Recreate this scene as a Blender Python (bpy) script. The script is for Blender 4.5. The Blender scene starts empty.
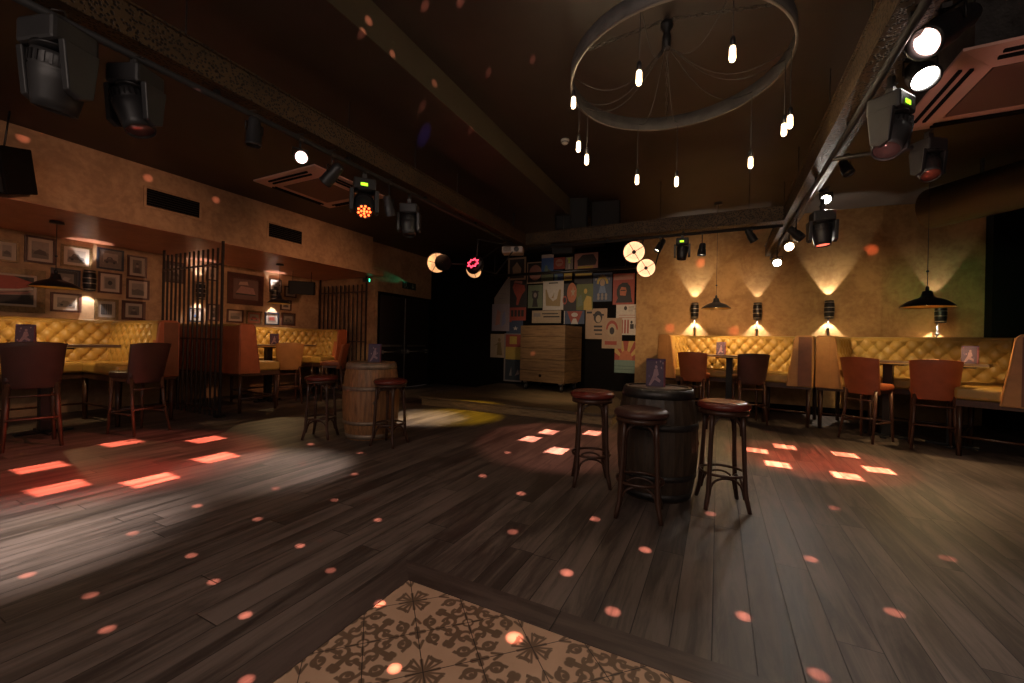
import bpy, bmesh, math, random
from mathutils import Vector, Matrix
PI = math.pi
random.seed(7)
S = bpy.context.scene
C = S.collection

# ------------------------------------------------------------------ camera, world, exposure
F_PX = 410.0
YAW, ROLL, CAM_H = math.radians(26.7), math.radians(1.23), 1.3
cy, sy, cr, sr = math.cos(YAW), math.sin(YAW), math.cos(ROLL), math.sin(ROLL)
vF = Vector((-sy, cy, 0)); vR0 = Vector((cy, sy, 0)); vU0 = Vector((0, 0, 1))
vR = vR0 * cr + vU0 * sr; vU = -vR0 * sr + vU0 * cr
EYE = Vector((0, 0, CAM_H))
cam_d = bpy.data.cameras.new('camera'); cam = bpy.data.objects.new('camera', cam_d); C.objects.link(cam)
cam_d.sensor_width = 36; cam_d.lens = F_PX * 36 / 1024; cam_d.clip_start = 0.05
Mc = Matrix((vR, vU, -vF)).transposed().to_4x4(); Mc.translation = EYE
cam.matrix_world = Mc
S.camera = cam
S.view_settings.view_transform = 'Standard'; S.view_settings.look = 'None'
S.view_settings.gamma = 1; S.view_settings.exposure = 1.1; S.view_settings.use_curve_mapping = False
w = bpy.data.worlds.new('world'); S.world = w; w.use_nodes = True
w.node_tree.nodes['Background'].inputs[0].default_value = (1.0, 0.78, 0.66, 1)
w.node_tree.nodes['Background'].inputs[1].default_value = 0.07

def ray(x, y): return vF + vR * ((x - 512) / F_PX) - vU * ((y - 341.5) / F_PX)
def atz(x, y, z=0.0): d = ray(x, y); return EYE + d * ((z - CAM_H) / d.z)
def atx(x, y, X): d = ray(x, y); return EYE + d * (X / d.x)
def aty(x, y, Y): d = ray(x, y); return EYE + d * (Y / d.y)

# ------------------------------------------------------------------ lights
def aim_matrix(loc, target):
    d = (Vector(target) - Vector(loc)).normalized()
    q = d.to_track_quat('-Z', 'Y'); m = q.to_matrix().to_4x4(); m.translation = Vector(loc); return m
def spot(name, loc, target, power, col, deg, blend=0.3, size=0.02):
    l = bpy.data.lights.new(name, 'SPOT'); l.energy = power; l.color = col
    l.spot_size = math.radians(deg); l.spot_blend = blend; l.shadow_soft_size = size
    o = bpy.data.objects.new(name, l); C.objects.link(o); o.matrix_world = aim_matrix(loc, target); return o
def point(name, loc, power, col, size=0.04):
    l = bpy.data.lights.new(name, 'POINT'); l.energy = power; l.color = col; l.shadow_soft_size = size
    o = bpy.data.objects.new(name, l); C.objects.link(o); o.location = loc; return o
WARM = (1.0, 0.72, 0.42); WHITE = (1.0, 0.90, 0.78); RED = (1.0, 0.10, 0.07); PINK = (1.0, 0.34, 0.25)
# unseen soft area light added behind the camera as general fill
def area(name, loc, target, power, col, sx, sy_):
    l = bpy.data.lights.new(name, 'AREA'); l.energy = power; l.color = col; l.shape = 'RECTANGLE'
    l.size = sx; l.size_y = sy_
    o = bpy.data.objects.new(name, l); C.objects.link(o); o.matrix_world = aim_matrix(loc, target); return o
area('added_fill_light', (-0.5, -2.2, 3.2), (-1.5, 4, 0.3), 30, (1.0, 0.80, 0.68), 5, 1.2)

# ------------------------------------------------------------------ materials
MATS = {}
def mat(name, col, rough=0.5, metal=0.0, noise=0.0, nscale=8.0, bump=0.0, bscale=60.0, emis=None, estr=0.0, stretch=None, coat=0.0, spec=0.5, col2=None):
    if name in MATS: return MATS[name]
    m = bpy.data.materials.new(name); m.use_nodes = True; nt = m.node_tree; b = nt.nodes['Principled BSDF']
    b.inputs['Base Color'].default_value = (*col, 1); b.inputs['Roughness'].default_value = rough
    b.inputs['Metallic'].default_value = metal; b.inputs['Specular IOR Level'].default_value = spec
    b.inputs['Coat Weight'].default_value = coat
    if emis: b.inputs['Emission Color'].default_value = (*emis, 1); b.inputs['Emission Strength'].default_value = estr
    if noise or bump:
        tc = nt.nodes.new('ShaderNodeTexCoord'); mp = nt.nodes.new('ShaderNodeMapping')
        nt.links.new(tc.outputs['Object'], mp.inputs[0])
        if stretch: mp.inputs['Scale'].default_value = stretch
    if noise:
        n = nt.nodes.new('ShaderNodeTexNoise'); n.inputs['Scale'].default_value = nscale; n.inputs['Detail'].default_value = 6
        n.inputs['Roughness'].default_value = 0.65
        nt.links.new(mp.outputs[0], n.inputs['Vector'])
        r = nt.nodes.new('ShaderNodeValToRGB'); r.color_ramp.elements[0].position = 0.3; r.color_ramp.elements[1].position = 0.7
        c2 = col2 or tuple(c * (1 - noise) for c in col); c1 = col if col2 else tuple(min(1, c * (1 + noise)) for c in col)
        r.color_ramp.elements[0].color = (*c2, 1); r.color_ramp.elements[1].color = (*c1, 1)
        nt.links.new(n.outputs[0], r.inputs[0]); nt.links.new(r.outputs[0], b.inputs['Base Color'])
    if bump:
        n2 = nt.nodes.new('ShaderNodeTexNoise'); n2.inputs['Scale'].default_value = bscale; n2.inputs['Detail'].default_value = 4
        nt.links.new(mp.outputs[0], n2.inputs['Vector'])
        bp = nt.nodes.new('ShaderNodeBump'); bp.inputs['Strength'].default_value = bump; bp.inputs['Distance'].default_value = 0.01
        nt.links.new(n2.outputs[0], bp.inputs['Height']); nt.links.new(bp.outputs[0], b.inputs['Normal'])
    MATS[name] = m; return m
class NB:                                   # tiny node-graph helper
    def __init__(s, nt): s.nt = nt
    def n(s, t, **kw):
        o = s.nt.nodes.new(t)
        for k, v in kw.items(): setattr(o, k, v)
        return o
    def set(s, sock, v):
        if isinstance(v, bpy.types.NodeSocket): s.nt.links.new(v, sock)
        else: sock.default_value = v
    def m(s, op, a, b=None, c=None):
        o = s.n('ShaderNodeMath', operation=op); s.set(o.inputs[0], a)
        if b is not None: s.set(o.inputs[1], b)
        if c is not None: s.set(o.inputs[2], c)
        return o.outputs[0]
    def mix(s, f, a, b):
        o = s.n('ShaderNodeMix', data_type='RGBA'); s.set(o.inputs[0], f); s.set(o.inputs[6], a); s.set(o.inputs[7], b); return o.outputs[2]
    def smooth(s, v, a, b):                 # 0..1 as v goes a..b
        o = s.n('ShaderNodeMapRange', interpolation_type='SMOOTHSTEP'); s.set(o.inputs[0], v)
        o.inputs[1].default_value = a; o.inputs[2].default_value = b; return o.outputs[0]

def plank_material(name, c_dark, c_light, pw=0.165, pl=1.9, along='Y', rough=0.42):
    m = bpy.data.materials.new(name); m.use_nodes = True; nt = m.node_tree; b = nt.nodes['Principled BSDF']; g = NB(nt)
    tc = g.n('ShaderNodeTexCoord'); sx = g.n('ShaderNodeSeparateXYZ'); nt.links.new(tc.outputs['Object'], sx.inputs[0])
    a, l = (sx.outputs[0], sx.outputs[1]) if along == 'Y' else (sx.outputs[1], sx.outputs[0])
    row = g.m('FLOOR', g.m('DIVIDE', a, pw))
    wn = g.n('ShaderNodeTexWhiteNoise', noise_dimensions='1D'); nt.links.new(row, wn.inputs[1])
    ls = g.m('ADD', g.m('DIVIDE', l, pl), g.m('MULTIPLY', wn.outputs[0], 7.3))
    col_ = g.m('FLOOR', ls)
    cv = g.n('ShaderNodeCombineXYZ'); g.set(cv.inputs[0], row); g.set(cv.inputs[1], col_)
    w2 = g.n('ShaderNodeTexWhiteNoise', noise_dimensions='3D'); nt.links.new(cv.outputs[0], w2.inputs[0])
    # grain
    gv = g.n('ShaderNodeCombineXYZ'); g.set(gv.inputs[0], g.m('MULTIPLY', a, 14.0)); g.set(gv.inputs[1], g.m('MULTIPLY', l, 1.3)); g.set(gv.inputs[2], g.m('MULTIPLY', w2.outputs[0], 40))
    n1 = g.n('ShaderNodeTexNoise'); n1.inputs['Scale'].default_value = 0.7; n1.inputs['Detail'].default_value = 8; n1.inputs['Roughness'].default_value = 0.7; n1.inputs['Distortion'].default_value = 0.6
    nt.links.new(gv.outputs[0], n1.inputs['Vector'])
    n2 = g.n('ShaderNodeTexNoise'); n2.inputs['Scale'].default_value = 1.5; n2.inputs['Detail'].default_value = 5; nt.links.new(tc.outputs['Object'], n2.inputs['Vector'])
    f = g.m('ADD', g.m('MULTIPLY', w2.outputs[0], 0.27), g.m('ADD', g.m('MULTIPLY', g.smooth(n1.outputs[0], 0.3, 0.7), 0.58), g.m('MULTIPLY', n2.outputs[0], 0.35)))
    colr = g.mix(g.smooth(f, 0.22, 1.02), (*c_dark, 1), (*c_light, 1))
    fa = g.m('FRACT', g.m('DIVIDE', a, pw)); fl = g.m('FRACT', ls)
    ga = g.m('MINIMUM', fa, g.m('SUBTRACT', 1.0, fa)); gl = g.m('MINIMUM', fl, g.m('SUBTRACT', 1.0, fl))
    gap = g.m('MINIMUM', g.smooth(ga, 0.004, 0.022), g.smooth(gl, 0.0003, 0.0022))
    colr = g.mix(gap, (c_dark[0] * .25, c_dark[1] * .25, c_dark[2] * .25, 1), colr)
    nt.links.new(colr, b.inputs['Base Color'])
    g.set(b.inputs['Roughness'], g.m('ADD', rough - 0.08, g.m('MULTIPLY', n1.outputs[0], 0.28)))
    bp = g.n('ShaderNodeBump'); bp.inputs['Strength'].default_value = 0.35; bp.inputs['Distance'].default_value = 0.006
    g.set(bp.inputs['Height'], g.m('ADD', g.m('MULTIPLY', gap, 0.8), g.m('MULTIPLY', n1.outputs[0], 0.6))); nt.links.new(bp.outputs[0], b.inputs['Normal'])
    return m

def tile_material():
    T = 0.228
    m = bpy.data.materials.new('patterned_tile'); m.use_nodes = True; nt = m.node_tree; b = nt.nodes['Principled BSDF']; g = NB(nt)
    tc = g.n('ShaderNodeTexCoord'); mp = g.n('ShaderNodeMapping'); mp.inputs['Location'].default_value = (1.33, -1.29, 0)
    nt.links.new(tc.outputs['Object'], mp.inputs[0])
    mp2 = g.n('ShaderNodeMapping'); mp2.inputs['Rotation'].default_value = (0, 0, PI / 4); nt.links.new(mp.outputs[0], mp2.inputs[0])
    sp = g.n('ShaderNodeSeparateXYZ'); nt.links.new(mp2.outputs[0], sp.inputs[0])
    u, v = g.m('DIVIDE', sp.outputs[0], T), g.m('DIVIDE', sp.outputs[1], T)
    # grout
    fu, fv = g.m('FRACT', u), g.m('FRACT', v)
    du = g.m('MINIMUM', fu, g.m('SUBTRACT', 1.0, fu)); dv = g.m('MINIMUM', fv, g.m('SUBTRACT', 1.0, fv))
    grout = g.smooth(g.m('MINIMUM', du, dv), 0.004, 0.012)
    # medallion of four tiles: fold into [0,1]x[0,1], then across the diagonal
    p = g.m('PINGPONG', u, 1.0); q = g.m('PINGPONG', v, 1.0)
    a = g.m('MAXIMUM', p, q); c = g.m('MINIMUM', p, q)
    def disc(cx, cyy, r, e=0.018):
        d = g.m('SQRT', g.m('ADD', g.m('POWER', g.m('SUBTRACT', a, cx), 2.0), g.m('POWER', g.m('SUBTRACT', c, cyy), 2.0)))
        return d, g.m('SUBTRACT', 1.0, g.smooth(d, r - e, r + e))
    def arc(cx, cyy, r, wd, nx=0.0, ny=0.0, off=-9.0):      # ring kept where nx*a + ny*c > off
        d, _ = disc(cx, cyy, 0.1)
        k = g.m('SUBTRACT', 1.0, g.smooth(g.m('ABSOLUTE', g.m('SUBTRACT', d, r)), wd - 0.012, wd + 0.012))
        if off > -5: k = g.m('MULTIPLY', k, g.m('GREATER_THAN', g.m('ADD', g.m('MULTIPLY', a, nx), g.m('MULTIPLY', c, ny)), off))
        return k
    def ray_(p1, p2, wd):                                    # straight stroke
        dx, dy = p2[0] - p1[0], p2[1] - p1[1]; L2 = dx * dx + dy * dy
        t = g.m('DIVIDE', g.m('ADD', g.m('MULTIPLY', g.m('SUBTRACT', a, p1[0]), dx), g.m('MULTIPLY', g.m('SUBTRACT', c, p1[1]), dy)), L2)
        t = g.m('MINIMUM', g.m('MAXIMUM', t, 0.0), 1.0)
        ex = g.m('SUBTRACT', a, g.m('ADD', p1[0], g.m('MULTIPLY', t, dx))); ey = g.m('SUBTRACT', c, g.m('ADD', p1[1], g.m('MULTIPLY', t, dy)))
        d = g.m('SQRT', g.m('ADD', g.m('POWER', ex, 2.0), g.m('POWER', ey, 2.0)))
        return g.m('SUBTRACT', 1.0, g.smooth(d, wd - 0.012, wd + 0.012))
    masks = [arc(0, 0, .10, .022), ray_((.10, 0), (.24, 0), .03),
             arc(.36, .13, .125, .035, -1, 1.2, -.30), disc(.40, .11, .065)[1], ray_((.42, .12), (.55, 0), .045), disc(.60, .0, .06)[1],
             arc(.52, .20, .27, .035, 1, -.6, .42), arc(.74, .24, .10, .035, 1, .6, .72), disc(.70, .22, .05)[1],
             arc(.62, .60, .24, .040, -1, 1, -.16), disc(.52, .46, .07)[1], ray_((.24, .22), (.46, .42), .035), arc(.30, .18, .09, .03, .2, 1, .2),
             ray_((1, 1), (.80, .80), .035), ray_((1, 1), (1, .72), .030), ray_((1, 1), (.86, .66), .022), ray_((1, 0), (.88, 0), .05), ray_((1, 0), (1, .13), .05), ray_((.92, .25), (1.0, .42), .03)]
    tot = masks[0]
    for k in masks[1:]: tot = g.m('MAXIMUM', tot, k)
    n = g.n('ShaderNodeTexNoise'); n.inputs['Scale'].default_value = 9; n.inputs['Detail'].default_value = 5; nt.links.new(tc.outputs['Object'], n.inputs['Vector'])
    light = g.mix(n.outputs[0], (0.55, 0.34, 0.22, 1), (0.70, 0.48, 0.33, 1)); dark = g.mix(n.outputs[0], (0.16, 0.10, 0.065, 1), (0.22, 0.14, 0.09, 1))
    colr = g.mix(tot, light, dark); colr = g.mix(grout, (0.03, 0.022, 0.02, 1), colr)
    nt.links.new(colr, b.inputs['Base Color']); b.inputs['Roughness'].default_value = 0.38
    return m

def plaster_material(name, c1, c2, rough=0.75):
    m = bpy.data.materials.new(name); m.use_nodes = True; nt = m.node_tree; b = nt.nodes['Principled BSDF']; g = NB(nt)
    tc = g.n('ShaderNodeTexCoord')
    n = g.n('ShaderNodeTexNoise'); n.inputs['Scale'].default_value = 2.2; n.inputs['Detail'].default_value = 9; n.inputs['Roughness'].default_value = 0.68; n.inputs['Distortion'].default_value = 0.7
    nt.links.new(tc.outputs['Object'], n.inputs['Vector'])
    n2 = g.n('ShaderNodeTexNoise'); n2.inputs['Scale'].default_value = 14; n2.inputs['Detail'].default_value = 7; nt.links.new(tc.outputs['Object'], n2.inputs['Vector'])
    f = g.m('ADD', g.m('MULTIPLY', n.outputs[0], 0.7), g.m('MULTIPLY', n2.outputs[0], 0.3))
    nt.links.new(g.mix(g.smooth(f, 0.36, 0.64), (*c1, 1), (*c2, 1)), b.inputs['Base Color'])
    b.inputs['Roughness'].default_value = rough
    bp = g.n('ShaderNodeBump'); bp.inputs['Strength'].default_value = 0.15; bp.inputs['Distance'].default_value = 0.01; nt.links.new(n2.outputs[0], bp.inputs['Height']); nt.links.new(bp.outputs[0], b.inputs['Normal'])
    return m

def perforated_material():
    m = bpy.data.materials.new('perforated_steel'); m.use_nodes = True; nt = m.node_tree; b = nt.nodes['Principled BSDF']; g = NB(nt)
    tc = g.n('ShaderNodeTexCoord'); v = g.n('ShaderNodeTexVoronoi'); v.inputs['Scale'].default_value = 48; nt.links.new(tc.outputs['Object'], v.inputs['Vector'])
    n = g.n('ShaderNodeTexNoise'); n.inputs['Scale'].default_value = 3; nt.links.new(tc.outputs['Object'], n.inputs['Vector'])
    hole = g.smooth(v.outputs[0], 0.30, 0.5)
    base = g.mix(n.outputs[0], (0.02, 0.012, 0.008, 1), (0.13, 0.078, 0.035, 1))
    nt.links.new(g.mix(hole, (0.012, 0.008, 0.006, 1), base), b.inputs['Base Color'])
    b.inputs['Metallic'].default_value = 0.3; b.inputs['Roughness'].default_value = 0.55
    bp = g.n('ShaderNodeBump'); bp.inputs['Strength'].default_value = 0.7; bp.inputs['Distance'].default_value = 0.01; nt.links.new(hole, bp.inputs['Height']); nt.links.new(bp.outputs[0], b.inputs['Normal'])
    return m

M_floor = plank_material('oak_floor', (0.045, 0.033, 0.028), (0.20, 0.152, 0.128))
M_stage = plank_material('stage_boards', (0.07, 0.05, 0.03), (0.20, 0.14, 0.08), along='X')
M_tile = tile_material()
M_wall = plaster_material('gold_plaster', (0.30, 0.165, 0.062), (0.46, 0.28, 0.115))
M_wallB = plaster_material('brown_plaster', (0.26, 0.15, 0.08), (0.42, 0.26, 0.14))
M_soffit = plaster_material('red_lit_brown_paint', (0.30, 0.10, 0.055), (0.42, 0.16, 0.09), 0.35)  # red light on the recess ceiling is mixed into this colour
M_ceil = mat('ceiling_paint', (0.032, 0.021, 0.016), 0.55, noise=0.25, nscale=1.5)
M_ceil2 = mat('ceiling_step_paint', (0.055, 0.042, 0.025), 0.5, noise=0.2, nscale=1.5)
M_black = mat('black_paint', (0.005, 0.004, 0.0035), 0.9, spec=0.15, noise=0.3, nscale=4)
M_blackmet = mat('black_metal', (0.018, 0.017, 0.018), 0.38, 0.4, bump=0.05)
M_blackplas = mat('black_plastic', (0.022, 0.021, 0.023), 0.42, bump=0.08, bscale=200)
M_greyplas = mat('grey_plastic', (0.026, 0.025, 0.026), 0.45, noise=0.15)
M_steel = mat('worn_steel', (0.42, 0.38, 0.34), 0.35, 0.9, noise=0.3, nscale=12)
M_iron = mat('dark_iron', (0.075, 0.07, 0.068), 0.45, 0.8, noise=0.4, nscale=9, bump=0.2)
M_brass = mat('brass', (0.55, 0.38, 0.14), 0.35, 0.9, noise=0.2)
M_mustard = mat('mustard_leather', (0.44, 0.265, 0.065), 0.36, noise=0.14, nscale=7, bump=0.25, bscale=140)
M_tan = mat('tan_leather', (0.42, 0.20, 0.06), 0.42, noise=0.15, nscale=6, bump=0.25, bscale=140)
M_orange = mat('rust_leather', (0.36, 0.095, 0.035), 0.42, noise=0.18, nscale=6, bump=0.25, bscale=140)
M_darkleather = mat('dark_brown_leather', (0.06, 0.025, 0.020), 0.34, noise=0.2, nscale=6, bump=0.25, bscale=140)
M_brownleather = mat('brown_leather', (0.16, 0.055, 0.022), 0.42, noise=0.2, nscale=6, bump=0.25, bscale=140)
M_maroon = mat('maroon_leather', (0.14, 0.024, 0.016), 0.26, noise=0.25, nscale=10, bump=0.3, bscale=90)
M_darkwood = mat('dark_stained_wood', (0.055, 0.024, 0.014), 0.34, noise=0.4, nscale=7, stretch=(6, 6, 1), bump=0.1)
M_legwood = mat('walnut_leg_wood', (0.11, 0.045, 0.025), 0.38, noise=0.35, nscale=7, stretch=(6, 6, 1), bump=0.1)
M_table = mat('table_top_wood', (0.16, 0.10, 0.06), 0.35, noise=0.35, nscale=5, stretch=(1, 8, 1))
M_barrel = mat('oak_barrel_wood', (0.40, 0.19, 0.075), 0.5, noise=0.55, nscale=5, stretch=(7, 7, 0.8), bump=0.25, bscale=30, col2=(0.14, 0.062, 0.026))
M_barrelD = mat('dark_barrel_wood', (0.050, 0.032, 0.020), 0.5, noise=0.5, nscale=5, stretch=(7, 7, 0.8), bump=0.25, bscale=30)
M_crate = mat('rough_pallet_wood', (0.27, 0.155, 0.066), 0.6, noise=0.5, nscale=3.5, stretch=(0.8, 1, 9), bump=0.3, bscale=20, col2=(0.10, 0.055, 0.025))
M_paperwhite = mat('off_white_paper', (0.55, 0.50, 0.44), 0.6, noise=0.08)
M_acwhite = mat('cream_plastic', (0.66, 0.40, 0.33), 0.5, noise=0.05)
M_acgrille = mat('grille_plastic', (0.16, 0.085, 0.065), 0.6, noise=0.2, nscale=200)
M_duct = mat('olive_duct', (0.075, 0.055, 0.032), 0.45, 0.3, noise=0.25, nscale=2)
M_reflector = mat('warm_reflector', (0.8, 0.6, 0.45), 0.25, 0.8, emis=(1.0, 0.48, 0.25), estr=0.75)
M_reflector_dim = mat('warm_reflector_dim', (0.8, 0.6, 0.42), 0.25, 0.8, emis=(1.0, 0.48, 0.2), estr=0.4)
def glow(name, col, s): return mat(name, col, 0.4, emis=col, estr=s)
G_white = glow('lit_lens_white', (1.0, 0.93, 0.82), 9)
G_warm = glow('lit_lens_warm', (1.0, 0.85, 0.62), 3.0)
G_pink = glow('lit_lens_pink', (1.0, 0.62, 0.55), 2.2)
G_redlens = glow('red_lens', (1.0, 0.16, 0.10), 0.9)
G_led = glow('orange_red_led', (1.0, 0.10, 0.02), 3)
G_redneon = glow('red_neon', (1.0, 0.04, 0.08), 1.6)
G_green = glow('green_display', (0.35, 0.9, 0.02), 1.2)
G_greenled = glow('green_led', (0.05, 1.0, 0.4), 2)
G_bulb = glow('filament', (1.0, 0.80, 0.52), 26)
G_pend = glow('pendant_bulb', (1.0, 0.65, 0.25), 6)
M_glass = bpy.data.materials.new('clear_glass'); M_glass.use_nodes = True
_b = M_glass.node_tree.nodes['Principled BSDF']; _b.inputs['Base Color'].default_value = (1, 0.93, 0.82, 1); _b.inputs['Transmission Weight'].default_value = 1.0; _b.inputs['Roughness'].default_value = 0.02; _b.inputs['IOR'].default_value = 1.12
_b.inputs['Emission Color'].default_value = (1, 0.7, 0.4, 1); _b.inputs['Emission Strength'].default_value = 1.6
M_perf = perforated_material()
def flat(r, g_, b_): return mat('ink_%d_%d_%d' % (r * 100, g_ * 100, b_ * 100), (r, g_, b_), 0.6, noise=0.12, nscale=18)

# ------------------------------------------------------------------ mesh helpers
def addbox(bm, lo, hi, M=None, mi=0):
    vs = []
    for x in (lo[0], hi[0]):
        for y in (lo[1], hi[1]):
            for z in (lo[2], hi[2]):
                p = Vector((x, y, z)); vs.append(bm.verts.new(M @ p if M else p))
    for f in ((0, 1, 3, 2), (4, 6, 7, 5), (0, 4, 5, 1), (2, 3, 7, 6), (0, 2, 6, 4), (1, 5, 7, 3)):
        bm.faces.new([vs[i] for i in f]).material_index = mi
def frame_of(d):
    d = d.normalized(); a = Vector((0, 0, 1)) if abs(d.z) < 0.95 else Vector((1, 0, 0))
    u = d.cross(a).normalized(); v = d.cross(u).normalized(); return u, v
def tube(bm, pts, r, seg=8, closed=False, mi=0, caps=True):
    pts = [Vector(p) for p in pts]; n = len(pts)
    rs = r if isinstance(r, (list, tuple)) else [r] * n
    rings = []; u = None
    for i, p in enumerate(pts):
        if closed: d = pts[(i + 1) % n] - pts[(i - 1) % n]
        else: d = pts[min(i + 1, n - 1)] - pts[max(i - 1, 0)]
        d.normalize()
        if u is None: u, v = frame_of(d)
        else:
            u = (u - d * u.dot(d)).normalized(); v = d.cross(u).normalized()
        rings.append([bm.verts.new(p + (u * math.cos(2 * PI * k / seg) + v * math.sin(2 * PI * k / seg)) * rs[i]) for k in range(seg)])
    m = n if closed else n - 1
    for i in range(m):
        a, b_ = rings[i], rings[(i + 1) % n]
        for k in range(seg):
            f = bm.faces.new((a[k], a[(k + 1) % seg], b_[(k + 1) % seg], b_[k])); f.smooth = True; f.material_index = mi
    if caps and not closed:
        bm.faces.new(rings[0][::-1]).material_index = mi; bm.faces.new(rings[-1]).material_index = mi
def lathe(bm, prof, seg=24, M=None, mi=0, smooth=True, cap=True):
    rings = []
    for (r, z) in prof:
        rr = []
        for k in range(seg):
            p = Vector((r * math.cos(2 * PI * k / seg), r * math.sin(2 * PI * k / seg), z)); rr.append(bm.verts.new(M @ p if M else p))
        rings.append(rr)
    for i in range(len(rings) - 1):
        for k in range(seg):
            f = bm.faces.new((rings[i][k], rings[i][(k + 1) % seg], rings[i + 1][(k + 1) % seg], rings[i + 1][k])); f.smooth = smooth; f.material_index = mi
    if cap:
        bm.faces.new(rings[0][::-1]).material_index = mi; bm.faces.new(rings[-1]).material_index = mi
def prism(bm, pts2, z0, z1, mi=0, M=None):
    lo = [Vector((p[0], p[1], z0)) for p in pts2]; hi = [Vector((p[0], p[1], z1)) for p in pts2]
    if M: lo = [M @ p for p in lo]; hi = [M @ p for p in hi]
    lo = [bm.verts.new(p) for p in lo]; hi = [bm.verts.new(p) for p in hi]; n = len(lo)
    bm.faces.new(lo[::-1]).material_index = mi; bm.faces.new(hi).material_index = mi
    for i in range(n): bm.faces.new((lo[i], lo[(i + 1) % n], hi[(i + 1) % n], hi[i])).material_index = mi
def obj(name, bm, m, parent=None, bevel=0.0, sub=0, loc=None, seg=2, recalc=True):
    if recalc: bmesh.ops.recalc_face_normals(bm, faces=bm.faces)
    me = bpy.data.meshes.new(name); bm.to_mesh(me); bm.free()
    for x in (m if isinstance(m, (list, tuple)) else [m]): me.materials.append(x)
    o = bpy.data.objects.new(name, me); C.objects.link(o)
    if parent: o.parent = parent
    if loc is not None: o.location = loc
    if bevel:
        b = o.modifiers.new('bevel', 'BEVEL'); b.width = bevel; b.segments = seg; b.limit_method = 'ANGLE'; b.angle_limit = 0.7
    if sub:
        s = o.modifiers.new('sub', 'SUBSURF'); s.levels = s.render_levels = sub
    return o
def B(): return bmesh.new()
def tag(o, label, cat, group=None, kind=None):
    if label: o['label'] = label
    if cat: o['category'] = cat
    if group: o['group'] = group
    if kind: o['kind'] = kind
    return o
def thing(name, label, cat, loc=(0, 0, 0), rz=0.0, group=None, mw=None):
    o = bpy.data.objects.new(name, None); C.objects.link(o); o.empty_display_size = 0.1
    if mw is not None: o.matrix_world = mw
    else: o.location = loc; o.rotation_euler = (0, 0, rz)
    return tag(o, label, cat, group)
def struct(name, bm, m, bevel=0):
    o = obj(name, bm, m, bevel=bevel); o['kind'] = 'structure'; return o
def dup(root, label, loc=None, rz=None, mw=None):
    r = root.copy(); C.objects.link(r)
    if mw is not None: r.matrix_world = mw
    if loc is not None: r.location = loc
    if rz is not None: r.rotation_euler = (0, 0, rz)
    r['label'] = label
    for ch in list(root.children):
        c = ch.copy(); C.objects.link(c); c.parent = r
        for g_ in ch.children:
            d = g_.copy(); C.objects.link(d); d.parent = c
    return r

# ------------------------------------------------------------------ room shell
CZL, CZR, SX = 3.65, 3.95, -2.49        # low ceiling, high ceiling, step position
TC = (-1.47, 1.74)                       # corner of the tiled area
bm = B()
addbox(bm, (-9.6, TC[1], -0.1), (6, 11, 0)); addbox(bm, (-9.6, -4, -0.1), (TC[0], TC[1], 0))
struct('floor', bm, M_floor)
bm = B(); addbox(bm, (TC[0], -4, -0.1), (6, TC[1], -0.002)); o = struct('floor_tiles', bm, M_tile)
# mitred plank border round the tiles
bm = B(); wb = 0.15
prism(bm, [TC, (6, TC[1]), (6, TC[1] + wb), (TC[0] - wb, TC[1] + wb)], 0.0, 0.003)
M_border = plank_material('border_boards', (0.052, 0.036, 0.030), (0.14, 0.10, 0.085), pw=5.0, pl=2.6, along='X')
struct('trim_1', bm, M_border)
bm = B(); prism(bm, [TC, (TC[0] - wb, TC[1] + wb), (TC[0] - wb, -4), (TC[0], -4)], 0.0, 0.003)
M_border2 = plank_material('border_boards_side', (0.052, 0.036, 0.030), (0.14, 0.10, 0.085), pw=5.0, pl=2.6, along='Y')
struct('trim_2', bm, M_border2)
# ceiling: low part left, step, high part
bm = B(); addbox(bm, (-7.6, -3, CZL), (SX, 10.6, CZL + 0.1)); struct('ceiling', bm, M_ceil)
bm = B(); addbox(bm, (SX, -3, CZL), (SX + 0.012, 10.6, CZR)); struct('ceiling_step', bm, M_ceil2)
bm = B(); addbox(bm, (SX + 0.012, -3, CZR), (6, 10.6, CZR + 0.1)); struct('ceiling_high', bm, M_ceil)
# left side: bulkhead, recess ceiling, recess walls
bm = B(); addbox(bm, (-7.6, -3, 2.8), (-7.2, 7.03, CZL)); addbox(bm, (-7.6, 7.03, 2.8), (-7.2, 7.4, 2.93)); struct('wall_bulkhead', bm, M_wallB)
bm = B(); addbox(bm, (-9.6, -3, 2.8), (-7.6, 7.5, 2.9)); addbox(bm, (-7.6, -3, 2.796), (-7.21, 7.38, 2.8)); struct('ceiling_recess', bm, M_soffit)
bm = B(); addbox(bm, (-9.6, -3, 0), (-9.4, 7.5, 2.8)); struct('wall_left', bm, M_wallB)
bm = B(); addbox(bm, (-9.4, 7.4, 0), (-7.6, 7.6, 2.8)); struct('wall_recess_end', bm, M_wallB)
bm = B()
addbox(bm, (-7.6, 7.4, 0), (-7.5, 7.52, CZL)); addbox(bm, (-7.6, 7.03, 2.93), (-7.5, 7.4, CZL)); addbox(bm, (-7.6, 7.52, 2.47), (-7.5, 9.6, CZL)); struct('wall_door', bm, M_wallB)
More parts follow.
